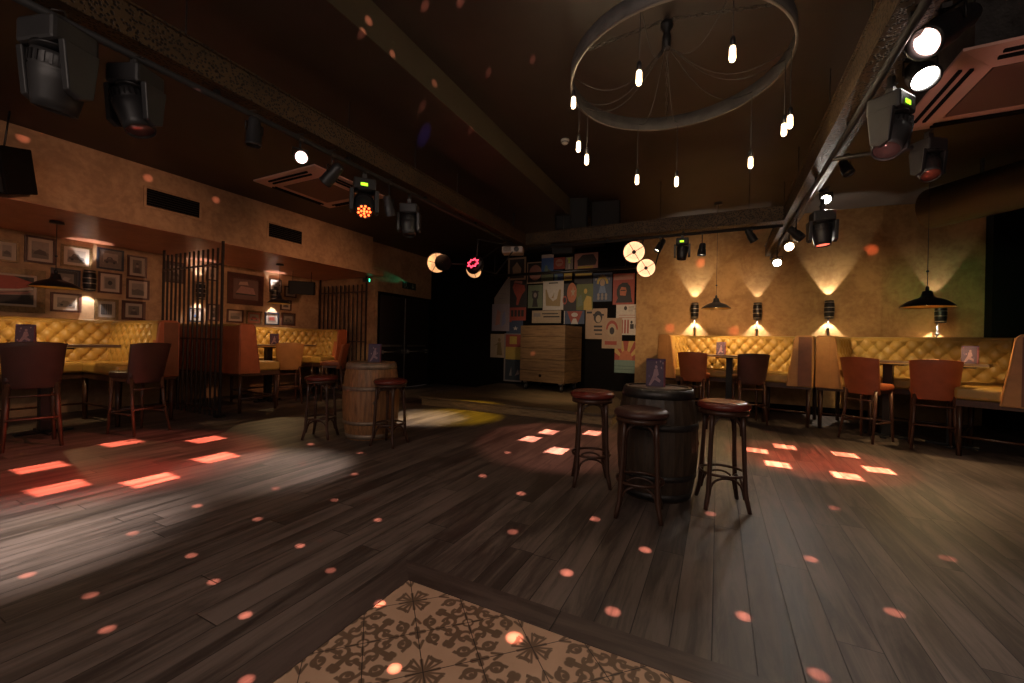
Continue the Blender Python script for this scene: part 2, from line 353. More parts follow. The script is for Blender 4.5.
# far side
bm = B(); addbox(bm, (-7.6, 9.85, 0), (-5.35, 9.95, CZL)); addbox(bm, (-7.6, 9.6, 0), (-7.48, 9.85, CZL)); struct('wall_back_dark', bm, M_black)
bm = B(); addbox(bm, (-5.35, 9.85, 0), (-1.72, 9.95, 3.95)); struct('wall_stage', bm, M_black)
SEAM = (2.67, 9.8)
bm = B(); addbox(bm, (-1.72, 9.8, 0), (SEAM[0], 9.95, CZR)); struct('wall_right', bm, M_wall)
bm = B(); prism(bm, [SEAM, (4.15, 10.12), (4.15, 10.3), (2.6, 10.1), (2.6, 9.95), (SEAM[0], 9.95)], 0, CZR); struct('wall_right_facet', bm, M_wall)
bm = B(); addbox(bm, (4.15, 9.9, 0), (5.6, 10.3, CZR)); addbox(bm, (5.5, -3, 0), (5.6, 9.9, CZR)); struct('wall_far_right', bm, M_black)
bm = B(); addbox(bm, (-1.7, 9.775, 0), (2.66, 9.8, 0.16)); struct('baseboard_right', bm, M_black)
bm = B(); prism(bm, [(-0.80, 9.60), (1.62, 9.21), (1.62, 9.79), (-0.80, 9.79)], 0.64, 1.46); struct('added_ledge_1', bm, M_wall)  # ledge block added behind the booth to stop the wall lights' spill
bm = B(); prism(bm, [(2.02, 9.36), (3.98, 8.40), (4.12, 10.05), (2.69, 9.78), (2.02, 9.78)], 0.64, 1.46); struct('added_ledge_2', bm, M_wall)  # second added block, same purpose behind the right booth
bm = B(); addbox(bm, (-9.4, -0.6, 0.64), (-9.17, 7.1, 1.46)); struct('added_ledge_3', bm, M_wallB)  # matching block added along the left wall to close the gap there
# door_1: double fire door
D = bpy.data.objects.new('door_1', None); C.objects.link(D); D.location = (-7.5, 7.52, 0); D['kind'] = 'structure'
bm = B(); addbox(bm, (-0.06, 0, 0), (0.02, 0.06, 2.47)); addbox(bm, (-0.06, 2.0, 0), (0.02, 2.08, 2.47)); addbox(bm, (-0.06, 0.06, 2.40), (0.02, 2.0, 2.47)); obj('door_frame', bm, M_black, D)
for y0, y1 in ((0.065, 1.0), (1.012, 1.995)):
    bm = B(); addbox(bm, (-0.06, y0, 0.01), (-0.012, y1, 2.395)); leaf = obj('door_leaf', bm, mat('dark_door_paint', (0.022, 0.016, 0.014), 0.35), D, bevel=0.004)
    bm = B(); tube(bm, [(0.05, y0 + 0.08, 0.97), (0.05, y1 - 0.08, 0.97)], 0.018); addbox(bm, (-0.012, y0 + 0.06, 0.92), (0.055, y0 + 0.12, 1.02)); addbox(bm, (-0.012, y1 - 0.12, 0.92), (0.055, y1 - 0.06, 1.02)); addbox(bm, (-0.012, y0 + 0.1, 1.10), (-0.004, y1 - 0.1, 1.15))
    obj('push_bar', bm, M_steel, D)
bm = B(); addbox(bm, (-0.014, 0.995, 0.01), (0.004, 1.017, 2.39)); obj('astragal', bm, M_steel, D)

# ------------------------------------------------------------------ stage
st = thing('stage', 'low wooden stage platform with a pale riser in front of the poster wall', 'stage', (-3.3, 8.1, 0))
bm = B(); addbox(bm, (-2.0, -1.62, 0.13), (1.85, 1.74, 0.17)); obj('stage_top', bm, M_stage, st, bevel=0.006)
bm = B(); addbox(bm, (-1.97, -1.58, 0), (1.82, 1.72, 0.13)); obj('riser', bm, mat('riser_wood', (0.30, 0.20, 0.10), 0.55, noise=0.5, nscale=6, stretch=(1, 1, 6)), st)

# ------------------------------------------------------------------ banquettes
def offset_path(path, d):                # positive d = left of the travel direction
    n = len(path); out = []
    nr = []
    for i in range(n - 1):
        dx, dy = path[i + 1][0] - path[i][0], path[i + 1][1] - path[i][1]; L = math.hypot(dx, dy); nr.append((-dy / L, dx / L))
    for i in range(n):
        if i == 0: nx, ny, k = *nr[0], 1
        elif i == n - 1: nx, ny, k = *nr[-1], 1
        else:
            ax, ay = nr[i - 1]; bx, by = nr[i]; nx, ny = ax + bx, ay + by; L = math.hypot(nx, ny); nx /= L; ny /= L; k = 1 / max(0.35, nx * ax + ny * ay)
        out.append((path[i][0] + nx * d * k, path[i][1] + ny * d * k))
    return out
def banquette(label, path, cap_m, shell_m, group, seat_d=0.52, base=None, caps=(1, 1)):
    base = base or path[0]
    P = [(p[0] - base[0], p[1] - base[1]) for p in path]
    t = thing('banquette', label, 'banquette', (base[0], base[1], 0), group=group)
    Z0, Z1, TH = 0.66, 1.50, 0.20
    outer = offset_path(P, TH)
    # tufted front surface
    samp = []; s = 0.0; step = 0.0135
    for i in range(len(P) - 1):
        L = math.hypot(P[i + 1][0] - P[i][0], P[i + 1][1] - P[i][1]); n = max(2, int(L / step))
        nx, ny = (P[i + 1][1] - P[i][1]) / L, -(P[i + 1][0] - P[i][0]) / L
        for k in range(n + (1 if i == len(P) - 2 else 0)):
            samp.append((P[i][0] + (P[i + 1][0] - P[i][0]) * k / n, P[i][1] + (P[i + 1][1] - P[i][1]) * k / n, nx, ny, s + L * k / n, min(L * k / n, L - L * k / n)))
        s += L
    total = s; bm = B(); nz = 50; rows = []
    for (x, y, nx, ny, ss, dc) in samp:
        row = []
        endd = min(ss, total - ss)
        for j in range(nz + 1):
            z = 0.84 + (Z1 - 0.03 - 0.84) * j / nz
            a = ss / 0.19; b_ = (z - 0.80) / 0.23
            bul = (abs(math.sin(PI * (a + b_))) * abs(math.sin(PI * (a - b_)))) ** 0.42
            k2 = round(2 * b_) ; ka = round(a - 0.5 * (k2 % 2)) + 0.5 * (k2 % 2); rr2 = ((a - ka) * .19) ** 2 + ((b_ - k2 / 2) * .23) ** 2
            bul -= 0.85 * math.exp(-rr2 / 0.00045)
            e = min(1, endd / 0.12) if endd < 0.12 else 1
            top = min(1, (Z1 - 0.03 - z) / 0.02 + 0.3)
            d = 0.022 + 0.045 * (bul if endd > 0.14 else 0.75) * top + 0.05 * (1 - (z - 0.84) / 0.66)
            if dc < 0.05 and endd > 0.2: d *= 0.6 + 8 * dc
            row.append(bm.verts.new((x + nx * d, y + ny * d, z)))
        rows.append(row)
    for i in range(len(rows) - 1):
        for j in range(nz):
            f = bm.faces.new((rows[i][j], rows[i + 1][j], rows[i + 1][j + 1], rows[i][j + 1])); f.smooth = True
    back = obj('tufted_backrest', bm, M_mustard, t)
    # shell with rolled top
    bm = B()
    for i in range(len(P) - 1):
        prism(bm, [P[i], P[i + 1], outer[i + 1], outer[i]], Z0, Z1 - 0.035)
    obj('back_shell', bm, shell_m, t)
    bm = B(); mid = offset_path(P, TH / 2 - 0.01)
    for i in range(len(P) - 1):
        a, b_ = Vector((*mid[i], 0)), Vector((*mid[i + 1], 0)); d = (b_ - a).normalized(); nn = Vector((-d.y, d.x, 0))
        prof = [(-0.115, 1.455), (-0.118, 1.478), (-0.10, 1.497), (-0.06, 1.505), (0.06, 1.505), (0.10, 1.497), (0.118, 1.478), (0.115, 1.455)]
        A = [bm.verts.new(a + nn * p[0] + Vector((0, 0, p[1]))) for p in prof]; Bv = [bm.verts.new(b_ + nn * p[0] + Vector((0, 0, p[1]))) for p in prof]
        k = len(prof); bm.faces.new(A); bm.faces.new(Bv[::-1])
        for q in range(k): bm.faces.new((A[q], Bv[q], Bv[(q + 1) % k], A[(q + 1) % k]))
    obj('top_roll', bm, M_mustard, t)
    # end caps: profile narrow at top, wide at bottom, with piping
    for e, on in ((0, caps[0]), (-1, caps[1])):
        if not on: continue
        p0, p1 = (Vector((*P[0], 0)), Vector((*P[1], 0))) if e == 0 else (Vector((*P[-1], 0)), Vector((*P[-2], 0)))
        d = (p0 - p1).normalized(); side = Vector((*outer[e], 0)) - p0; side.normalize()
        pr = [(0.005, Z0), (-0.15, Z0), (-0.13, 0.86), (-0.085, 1.15), (-0.055, 1.40), (-0.04, 1.47), (0.0, 1.505), (TH - 0.02, 1.505), (TH + 0.012, 1.47), (TH + 0.012, Z0)]
        bm = B(); A = [bm.verts.new(p0 + side * q[0] + Vector((0, 0, q[1])) - d * 0.10) for q in pr]; Bq = [bm.verts.new(p0 + side * q[0] + Vector((0, 0, q[1])) + d * 0.02) for q in pr]
        k = len(pr); bm.faces.new(A[::-1]); bm.faces.new(Bq)
        for q in range(k): bm.faces.new((A[q], A[(q + 1) % k], Bq[(q + 1) % k], Bq[q]))
        cap = obj('end_panel', bm, cap_m, t, bevel=0.012)
        bm = B(); tube(bm, [p0 + side * (q[0] * 0.9 + 0.006) + Vector((0, 0, 0.66 + (q[1] - 0.66) * 0.985 + 0.006)) + d * 0.024 for q in pr[1:]], 0.006, 6, closed=True); obj('piping', bm, cap_m, cap)
        bm = B(); qs = [(0.012, Z0 + .015), (0.012, 1.475), (TH - .01, 1.475), (TH - .005, Z0 + .015)]
        A = [bm.verts.new(p0 + side * q[0] + Vector((0, 0, q[1])) + d * 0.02) for q in qs]; Bq = [bm.verts.new(p0 + side * q[0] + Vector((0, 0, q[1])) + d * 0.028) for q in qs]
        bm.faces.new(A[::-1]); bm.faces.new(Bq)
        for q in range(4): bm.faces.new((A[q], A[(q + 1) % 4], Bq[(q + 1) % 4], Bq[q]))
        obj('inset_panel', bm, shell_m if e == -1 else cap_m, cap, bevel=0.003)
    # seat
    inn = offset_path(P, -seat_d)
    bm = B()
    for i in range(len(P) - 1):
        prism(bm, [inn[i], inn[i + 1], P[i + 1], P[i]], 0.70, 0.855)
    bmesh.ops.remove_doubles(bm, verts=bm.verts, dist=0.0005)
    obj('seat', bm, M_mustard, t, bevel=0.04, seg=4)
    inn2 = offset_path(P, -seat_d + 0.02); outc = offset_path(P, TH - 0.01)
    bm = B()
    for i in range(len(P) - 1): prism(bm, [inn2[i], inn2[i + 1], outc[i + 1], outc[i]], 0.62, 0.70)
    obj('seat_frame', bm, M_darkwood, t)
    inn3 = offset_path(P, -seat_d + 0.05); outc2 = offset_path(P, TH - 0.05)
    legs = []
    for i in range(len(P)):
        for q, k in ((inn3[i], 0), (outc2[i], 1)):
            if i in (0, len(P) - 1):
                pi = P[1] if i == 0 else P[-2]; d = Vector((P[i][0] - pi[0], P[i][1] - pi[1])).normalized(); q = (q[0] - d.x * 0.05, q[1] - d.y * 0.05)
            legs.append(q)
    for q in legs:
        bm = B(); tube(bm, [(q[0], q[1], 0), (q[0], q[1], 0.63)], [0.028, 0.036], 4); obj('leg', bm, M_darkwood, t)
    for i in range(len(P) - 1):
        bm = B(); a, b_ = legs[2 * i], legs[2 * i + 2]; tube(bm, [(a[0], a[1], 0.24), (b_[0], b_[1], 0.24)], 0.016, 6); obj('foot_rail', bm, M_darkwood, t)
    for i in (0, len(P) - 1):
        bm = B(); a, b_ = legs[2 * i], legs[2 * i + 1]; tube(bm, [(a[0], a[1], 0.24), (b_[0], b_[1], 0.24)], 0.016, 6); obj('foot_rail', bm, M_darkwood, t)
    return t
GB = 'tufted mustard banquettes'
banquette('U-shaped mustard tufted banquette against the far wall, next to the poster wall', [(-0.86, 8.52), (-0.64, 9.36), (1.40, 9.02), (1.17, 8.14)], M_tan, M_brownleather, GB)
banquette('U-shaped mustard tufted banquette at the right edge under two barrel wall lights', [(1.62, 8.12), (2.03, 9.10), (3.80, 8.20), (3.10, 6.82)], M_tan, M_brownleather, GB)
banquette('mustard tufted banquette at the left edge under the framed pictures, before the slat screen', [(-8.95, -0.6), (-8.95, 3.1), (-7.36, 3.1)], M_orange, M_brownleather, GB, caps=(0, 1))  # tan end panel coloured rust to carry the red light on it
banquette('mustard tufted banquette behind the slat screen with a plain rust side panel', [(-7.08, 4.24), (-8.95, 4.24), (-8.95, 6.95), (-8.15, 6.95)], M_orange, M_orange, GB)

# ------------------------------------------------------------------ chairs, tables, stools
def bar_chair(label, loc, rz, leather, group):
    """faces +Y locally"""
    t = thing('bar_chair', label, 'chair', (loc[0], loc[1], 0), rz, group)
    bm = B(); prism(bm, [(-0.21, -0.18), (0.21, -0.18), (0.225, 0.0), (0.215, 0.19), (0.16, 0.235), (-0.16, 0.235), (-0.215, 0.19), (-0.225, 0.0)], 0.725, 0.815)
    obj('seat', bm, leather, t, bevel=0.03, seg=3)
    # wrap-round curved back
    bm = B(); nA, nZ = 14, 8; g1 = []; g2 = []
    for i in range(nA + 1):
        a = -1.15 + 2.3 * i / nA; c1 = []; c2 = []
        for j in range(nZ + 1):
            f = j / nZ; z = 0.66 + 0.52 * f - 0.018 * (a * a) * f
            wdt = 0.215 + 0.035 * f; lean = -0.10 * f
            x = math.sin(a) / math.sin(1.15) * wdt; y = -0.20 + lean + 0.13 * (1 - math.cos(a)) * (1 if f > .2 else 1)
            c1.append(bm.verts.new((x, y, z))); c2.append(bm.verts.new((x * 0.90, y + 0.045, z)))
        g1.append(c1); g2.append(c2)
    for i in range(nA):
        for j in range(nZ):
            for G_ in (g1, g2): f = bm.faces.new((G_[i][j], G_[i + 1][j], G_[i + 1][j + 1], G_[i][j + 1])); f.smooth = True
        bm.faces.new((g1[i][nZ], g1[i + 1][nZ], g2[i + 1][nZ], g2[i][nZ])); bm.faces.new((g1[i][0], g2[i][0], g2[i + 1][0], g1[i + 1][0]))
    for j in range(nZ):
        bm.faces.new((g1[0][j], g1[0][j + 1], g2[0][j + 1], g2[0][j])); bm.faces.new((g1[nA][j], g2[nA][j], g2[nA][j + 1], g1[nA][j + 1]))
    back = obj('backrest', bm, leather, t, bevel=0.008)
    bm = B(); tube(bm, [g for g in [(math.sin(a) / math.sin(1.15) * 0.248, -0.297 + 0.13 * (1 - math.cos(a)), 1.18 - 0.018 * a * a) for a in [-1.15 + 2.3 * i / 14 for i in range(15)]]], 0.008, 6); obj('top_seam', bm, leather, back)
    bm = B(); addbox(bm, (-0.19, -0.17, 0.68), (0.19, 0.20, 0.73)); obj('seat_frame', bm, M_legwood, t, bevel=0.006)
    for sx in (-1, 1):
        for pts in ([(sx * 0.18, -0.16, 0.72), (sx * 0.19, -0.19, 0.4), (sx * 0.215, -0.27, 0.0)], [(sx * 0.18, 0.17, 0.72), (sx * 0.185, 0.18, 0.4), (sx * 0.20, 0.20, 0.0)]):
            bm = B(); tube(bm, pts, [0.026, 0.023, 0.017], 4); obj('leg', bm, M_legwood, t)
    for a, b_ in (((-0.187, 0.185, 0.28), (0.187, 0.185, 0.28)), ((-0.2, -0.22, 0.33), (0.2, -0.22, 0.33)), ((-0.195, -0.21, 0.27), (-0.19, 0.187, 0.27)), ((0.195, -0.21, 0.27), (0.19, 0.187, 0.27)), ((-0.19, -0.18, 0.58), (0.19, -0.18, 0.58))):
        bm = B(); tube(bm, [a, b_], 0.013, 6); obj('stretcher', bm, M_legwood, t)
    return t
GC = 'upholstered high chairs at the banquette tables'
bar_chair('rust leather high chair at the far wall table, left of the dark one', (-0.36, 8.12), math.radians(-12), M_orange, GC)
bar_chair('dark brown high chair at the far wall table beside the rust one', (0.48, 8.16), math.radians(14), M_darkleather, GC)
bar_chair('rust leather high chair turned sideways at the right edge table, nearer the far wall', (1.94, 7.57), math.radians(-44), M_orange, GC)
bar_chair('rust leather high chair with broad back seen from behind at the right edge table', (2.55, 7.36), math.radians(-14), M_orange, GC)
bar_chair('dark brown high chair at the left edge of the room seen from behind', (-6.98, 1.72), math.radians(80), M_darkleather, GC)
bar_chair('dark brown high chair left of the slat screen, turned to the left', (-6.83, 2.62), math.radians(104), M_darkleather, GC)
bar_chair('brown leather high chair between the rust side panel and the far barrel', (-7.55, 5.22), math.radians(66), M_tan, GC)
bar_chair('brown high chair in profile just left of the far barrel stool', (-7.15, 5.98), math.radians(128), M_orange, GC)

def pedestal_table(label, loc, rz, sx, sy_, peds):
    t = thing('pedestal_table', label, 'table', (loc[0], loc[1], 0), rz, 'high tables in front of the banquettes')
    bm = B(); addbox(bm, (-sx / 2, -sy_ / 2, 1.10), (sx / 2, sy_ / 2, 1.135)); top = obj('table_top', bm, M_table, t, bevel=0.004)
    bm = B(); addbox(bm, (-sx / 2 - 0.004, -sy_ / 2 - 0.004, 1.095), (sx / 2 + 0.004, sy_ / 2 + 0.004, 1.108)); obj('edge_strip', bm, M_brass, top)
    for px in peds:
        bm = B(); addbox(bm, (px - 0.055, -0.055, 0.03), (px + 0.055, 0.055, 1.10)); obj('column', bm, M_blackmet, t, bevel=0.006)
        bm = B(); addbox(bm, (px - 0.26, -0.035, 0), (px + 0.26, 0.035, 0.035)); addbox(bm, (px - 0.035, -0.26, 0), (px + 0.035, 0.26, 0.034)); obj('foot', bm, M_blackmet, t, bevel=0.008)
        bm = B(); addbox(bm, (px - 0.2, -0.2, 1.075), (px + 0.2, 0.2, 1.098)); obj('top_plate', bm, M_blackmet, t)
    return t
pedestal_table('high table of the far wall banquette with a black column', (0.18, 8.62), math.radians(-12), 1.15, 0.62, (0.02,))
pedestal_table('long high table at the right edge banquette on two black columns', (2.58, 7.88), math.radians(-26), 1.35, 0.62, (-0.33, 0.34))
pedestal_table('high table at the left edge banquette behind the dark chairs', (-7.72, 2.02), math.radians(90), 1.25, 0.66, (0.0,))
pedestal_table('high table behind the slat screen and the rust side panel', (-8.05, 5.35), math.radians(90), 1.3, 0.62, (-0.2,))

def stool(label, loc, rz, h, group, seat_m=M_maroon):
    t = thing('bentwood_stool', label, 'stool', (loc[0], loc[1], 0), rz, group)
    s = h / 0.80
    bm = B(); lathe(bm, [(0.02, 0.745), (0.165, 0.745), (0.197, 0.755), (0.204, 0.775), (0.193, 0.797), (0.16, 0.810), (0.09, 0.800), (0.02, 0.797)], 32); bmesh.ops.scale(bm, vec=(1, 1, s), verts=bm.verts); obj('seat', bm, seat_m, t)
    bm = B(); lathe(bm, [(0.15, 0.712), (0.186, 0.712), (0.188, 0.745), (0.15, 0.745)], 32, cap=False); bmesh.ops.scale(bm, vec=(1, 1, s), verts=bm.verts); obj('seat_ring', bm, M_darkwood, t)
    def lp(z):                        # radius of a leg at height z
        f = 1 - z / 0.74
        return 0.158 + 0.040 * f + 0.03 * max(0, f - 0.82) / 0.18
    ang = [PI / 4 + k * PI / 2 for k in range(4)]
    for a in ang:
        bm = B(); zs = [0.74, 0.6, 0.42, 0.25, 0.13, 0.06, 0.0]
        tube(bm, [(math.cos(a) * lp(z), math.sin(a) * lp(z), z * s) for z in zs], [0.019, 0.018, 0.0175, 0.018, 0.019, 0.018, 0.016], 8); obj('leg', bm, M_darkwood, t)
    # bent arches under the seat and under the foot ring
    for k in range(4):
        for ztop, zbot, nm in ((0.700, 0.56, 'seat_arch'), (0.235, 0.09, 'foot_arch')):
            a0, a1 = ang[k], ang[k] + PI / 2; bm = B(); pts = []
            for i in range(13):
                f = i / 12; z = zbot + (ztop - zbot) * math.sin(PI * f) ** 0.55; R = lp(z)
                A = Vector((math.cos(a0), math.sin(a0), 0)) * (R - 0.02); Bv = Vector((math.cos(a1), math.sin(a1), 0)) * (R - 0.02)
                p = A.lerp(Bv, 0.5 - 0.5 * math.cos(PI * f)); p.z = z * s; pts.append(p)
            tube(bm, pts, 0.0095, 6); obj(nm, bm, M_darkwood, t)
    bm = B(); R = lp(0.27) - 0.012
    tube(bm, [(math.cos(2 * PI * k / 28) * R, math.sin(2 * PI * k / 28) * R, 0.262 * s) for k in range(28)], 0.012, 8, closed=True); obj('foot_ring', bm, M_darkwood, t)
    return t
GS = 'round bentwood bar stools'
stool('dark maroon bentwood stool in front of the near barrel, seen against it', (-0.52, 3.27), 0.12, 0.80, GS, M_darkleather)
stool('maroon bentwood stool left of the near barrel', (-1.04, 3.76), 0.35, 0.85, GS)
stool('maroon bentwood stool right of the near barrel with a red light spot', (0.05, 3.80), 0.25, 0.84, GS)
stool('dark bentwood stool left of the far barrel', (-4.60, 3.66), 0.5, 0.80, GS)
stool('red-lit bentwood stool right in front of the far barrel', (-3.60, 3.85), 0.15, 0.80, GS)

def barrel(label, loc, rz, H, rt, rb, wood, hoop_m, group='barrels used as tables'):
    t = thing('barrel_table', label, 'barrel', (loc[0], loc[1], 0), rz, group)
    def R(z): f = (z / H - 0.5) * 2; return rb - (rb - rt) * f * f
    bm = B(); n = 26                     # staves
    for k in range(n):
        a0 = 2 * PI * (k + 0.006) / n; a1 = 2 * PI * (k + 0.994) / n; nz = 14; prev = None
        for j in range(nz + 1):
            z = H * j / nz; r = R(z); am = (a0 + a1) / 2
            ring = [bm.verts.new((math.cos(a0) * r, math.sin(a0) * r, z)), bm.verts.new((math.cos(am) * (r + 0.003), math.sin(am) * (r + 0.003), z)), bm.verts.new((math.cos(a1) * r, math.sin(a1) * r, z)), bm.verts.new((math.cos(a1) * (r - 0.022), math.sin(a1) * (r - 0.022), z)), bm.verts.new((math.cos(a0) * (r - 0.022), math.sin(a0) * (r - 0.022), z))]
            if prev:
                for q in range(5): f = bm.faces.new((prev[q], prev[(q + 1) % 5], ring[(q + 1) % 5], ring[q])); f.smooth = False
            else: bm.faces.new(ring[::-1])
            prev = ring
        bm.faces.new(prev)
    obj('staves', bm, wood, t)
    bm = B(); lathe(bm, [(0.001, 0.03), (rt - 0.02, 0.03), (rt - 0.02, H - 0.012), (0.001, H - 0.012)], 36, smooth=False, cap=False); obj('barrel_head', bm, M_table if wood is M_barrel else M_barrelTop, t)
    for z0, z1 in ((0.015, 0.075), (H * 0.20, H * 0.20 + 0.045), (H * 0.64, H * 0.64 + 0.05), (H - 0.085, H - 0.01)):
        bm = B(); lathe(bm, [(R(z0) + 0.004, z0), (R(z0) + 0.010, z0), (R(z1) + 0.010, z1), (R(z1) + 0.004, z1)], 40, cap=False); obj('hoop', bm, hoop_m, t)
    bm = B(); Mx = Matrix.Translation((R(H * .49), 0, H * 0.49)) @ Matrix.Rotation(PI / 2, 4, 'Y'); lathe(bm, [(0.001, -0.01), (0.026, -0.01), (0.026, 0.012), (0.018, 0.014), (0.001, 0.014)], 14, M=Mx, cap=False); obj('bung', bm, M_table, t)
    return t
M_barrelTop = mat('greyed_barrel_head', (0.16, 0.12, 0.10), 0.5, noise=0.35, nscale=6, stretch=(1, 8, 1))
barrel('large dark oak barrel table in the middle surrounded by three stools', (-0.47, 3.82), 0.3, 0.935, 0.275, 0.335, M_barrelD, M_iron)
barrel('light oak barrel table with a bung, between two stools further back', (-4.14, 4.07), math.radians(-38), 0.99, 0.30, 0.36, M_barrel, mat('old_zinc_hoop', (0.30, 0.22, 0.16), 0.5, 0.5, noise=0.4, nscale=9))

def menu(label, loc, rz, h=0.21, wd=0.15):
    t = thing('menu_card', label, 'menu', loc, rz, 'folded menu cards on the tables')
    cols = [flat(.07, .035, .07), flat(.26, .06, .08), flat(.30, .17, .20), flat(.13, .07, .16)]
    for s in (-1, 1):
        bm = B(); M = Matrix.Rotation(s * 0.16, 4, 'X') @ Matrix.Translation((0, 0, 0))
        T0 = Matrix.Translation((0, s * 0.034 * h / 0.21, 0)) @ Matrix.Rotation(s * 0.16, 4, 'X')
        addbox(bm, (-wd / 2, -0.002, 0), (wd / 2, 0.002, h), M=T0, mi=0)
        e = 0.003 * s; e0, e1 = min(e, e * 1.25), max(e, e * 1.25)
        rnd = random.Random(int(loc[0] * 100))
        addbox(bm, (-wd * .5, e0 * .8, h * .92), (wd * .5, e1, h), M=T0, mi=3)
        addbox(bm, (wd * .40, e0 * .8, 0), (wd * .5, e1, h * .92), M=T0, mi=1)
        # seated figure printed in lilac and a few leaf shapes
        def poly(pts, mi): 
            z = [Vector((p[0] * wd, e * 1.2, p[1] * h)) for p in pts]; f = bm.faces.new([bm.verts.new(T0 @ q) for q in z]); f.material_index = mi
        poly([(.02 + .07 * math.cos(2 * PI * k / 10), .70 + .07 * math.sin(2 * PI * k / 10)) for k in range(10)], 2)
        poly([(-.08, .63), (.10, .63), (.16, .42), (.05, .36), (-.14, .40)], 2)
        poly([(-.14, .40), (.05, .36), (.26, .22), (.20, .14), (-.05, .24), (-.28, .02), (-.36, .05)], 2)
        for q in range(7):
            x, z = rnd.uniform(-.42, .36), rnd.uniform(.05, .88); poly([(x, z), (x + .05, z + .03), (x + .03, z + .10), (x - .03, z + .07)], rnd.choice((1, 2, 3)))
        obj('card_panel', bm, cols, t, recalc=False)
    return t
menu('purple menu card standing on the near dark barrel', (-0.50, 3.90, 0.925), 0.15, 0.25, 0.165)
menu('purple menu card standing on the lighter far barrel', (-4.22, 4.20, 0.98), 0.6, 0.25, 0.17)
menu('small menu card on the far wall banquette table', (0.05, 8.72, 1.137), -0.1, 0.24, 0.16)
menu('small menu card on the right edge banquette table', (3.03, 7.70, 1.137), -0.45, 0.24, 0.16)
menu('small menu card on the left edge banquette table', (-7.78, 1.86, 1.137), 1.2, 0.25, 0.17)
menu('small menu card on the table behind the slat screen', (-8.1, 5.3, 1.137), 1.0, 0.22, 0.16)

# ------------------------------------------------------------------ wooden DJ booth on castors
t = thing('crate_booth', 'tall wooden plank booth on castor wheels on the stage before the posters', 'booth', (-3.58, 9.20, 0.17), math.radians(-9))
W_, Dp, Zb, Zt = 0.60, 0.42, 0.20, 1.52
nb = 5; hz = (Zt - Zb) / nb
for k in range(nb):
    z0 = Zb + k * hz; bm = B(); addbox(bm, (-W_, -Dp, z0 + 0.003), (W_, -Dp + 0.03, z0 + hz - 0.003)); fp = obj('front_plank', bm, M_crate, t, bevel=0.004)
    bm = B(); addbox(bm, (W_ - 0.03, -Dp + 0.032, z0 + 0.003), (W_, Dp, z0 + hz - 0.003)); obj('side_plank', bm, M_crate, t, bevel=0.004)
    bm = B(); addbox(bm, (-W_, -Dp + 0.032, z0 + 0.003), (-W_ + 0.03, Dp, z0 + hz - 0.003)); obj('side_plank', bm, M_crate, t, bevel=0.004)
bm = B(); addbox(bm, (-W_ + .03, -Dp + .03, Zb), (W_ - .03, Dp - 0.0, Zb + 0.04)); addbox(bm, (-W_ + .03, Dp - .03, Zb + .04), (W_ - .03, Dp, Zt - .01)); addbox(bm, (-W_ + .03, -Dp + .03, Zt - 0.12), (W_ - .03, Dp - .03, Zt - 0.09)); obj('carcass', bm, M_darkwood, t)
bm = B(); lathe(bm, [(0.001, 0), (0.035, 0), (0.035, 0.006), (0.001, 0.006)], 18, M=Matrix.Translation((-0.03, -Dp - 0.001, Zb + 0.15)) @ Matrix.Rotation(PI / 2, 4, 'X'), cap=False); obj('cable_hole', bm, M_black, t)
for cx in (-W_ + 0.12, W_ - 0.12):
    for cyy in (-Dp + 0.10, Dp - 0.10):
        bm = B(); lathe(bm, [(0.02, -0.02), (0.07, -0.02), (0.075, 0), (0.07, 0.02), (0.02, 0.02)], 20, M=Matrix.Translation((cx, cyy, 0.075)) @ Matrix.Rotation(PI / 2, 4, 'Y')); c = obj('castor_wheel', bm, M_blackplas, t)
        bm = B(); addbox(bm, (cx - .05, cyy - .06, .165), (cx + .05, cyy + .06, Zb)); addbox(bm, (cx - .032, cyy - .02, .06), (cx - .026, cyy + .02, .17)); addbox(bm, (cx + .026, cyy - .02, .06), (cx + .032, cyy + .02, .17)); obj('fork', bm, M_steel, c)

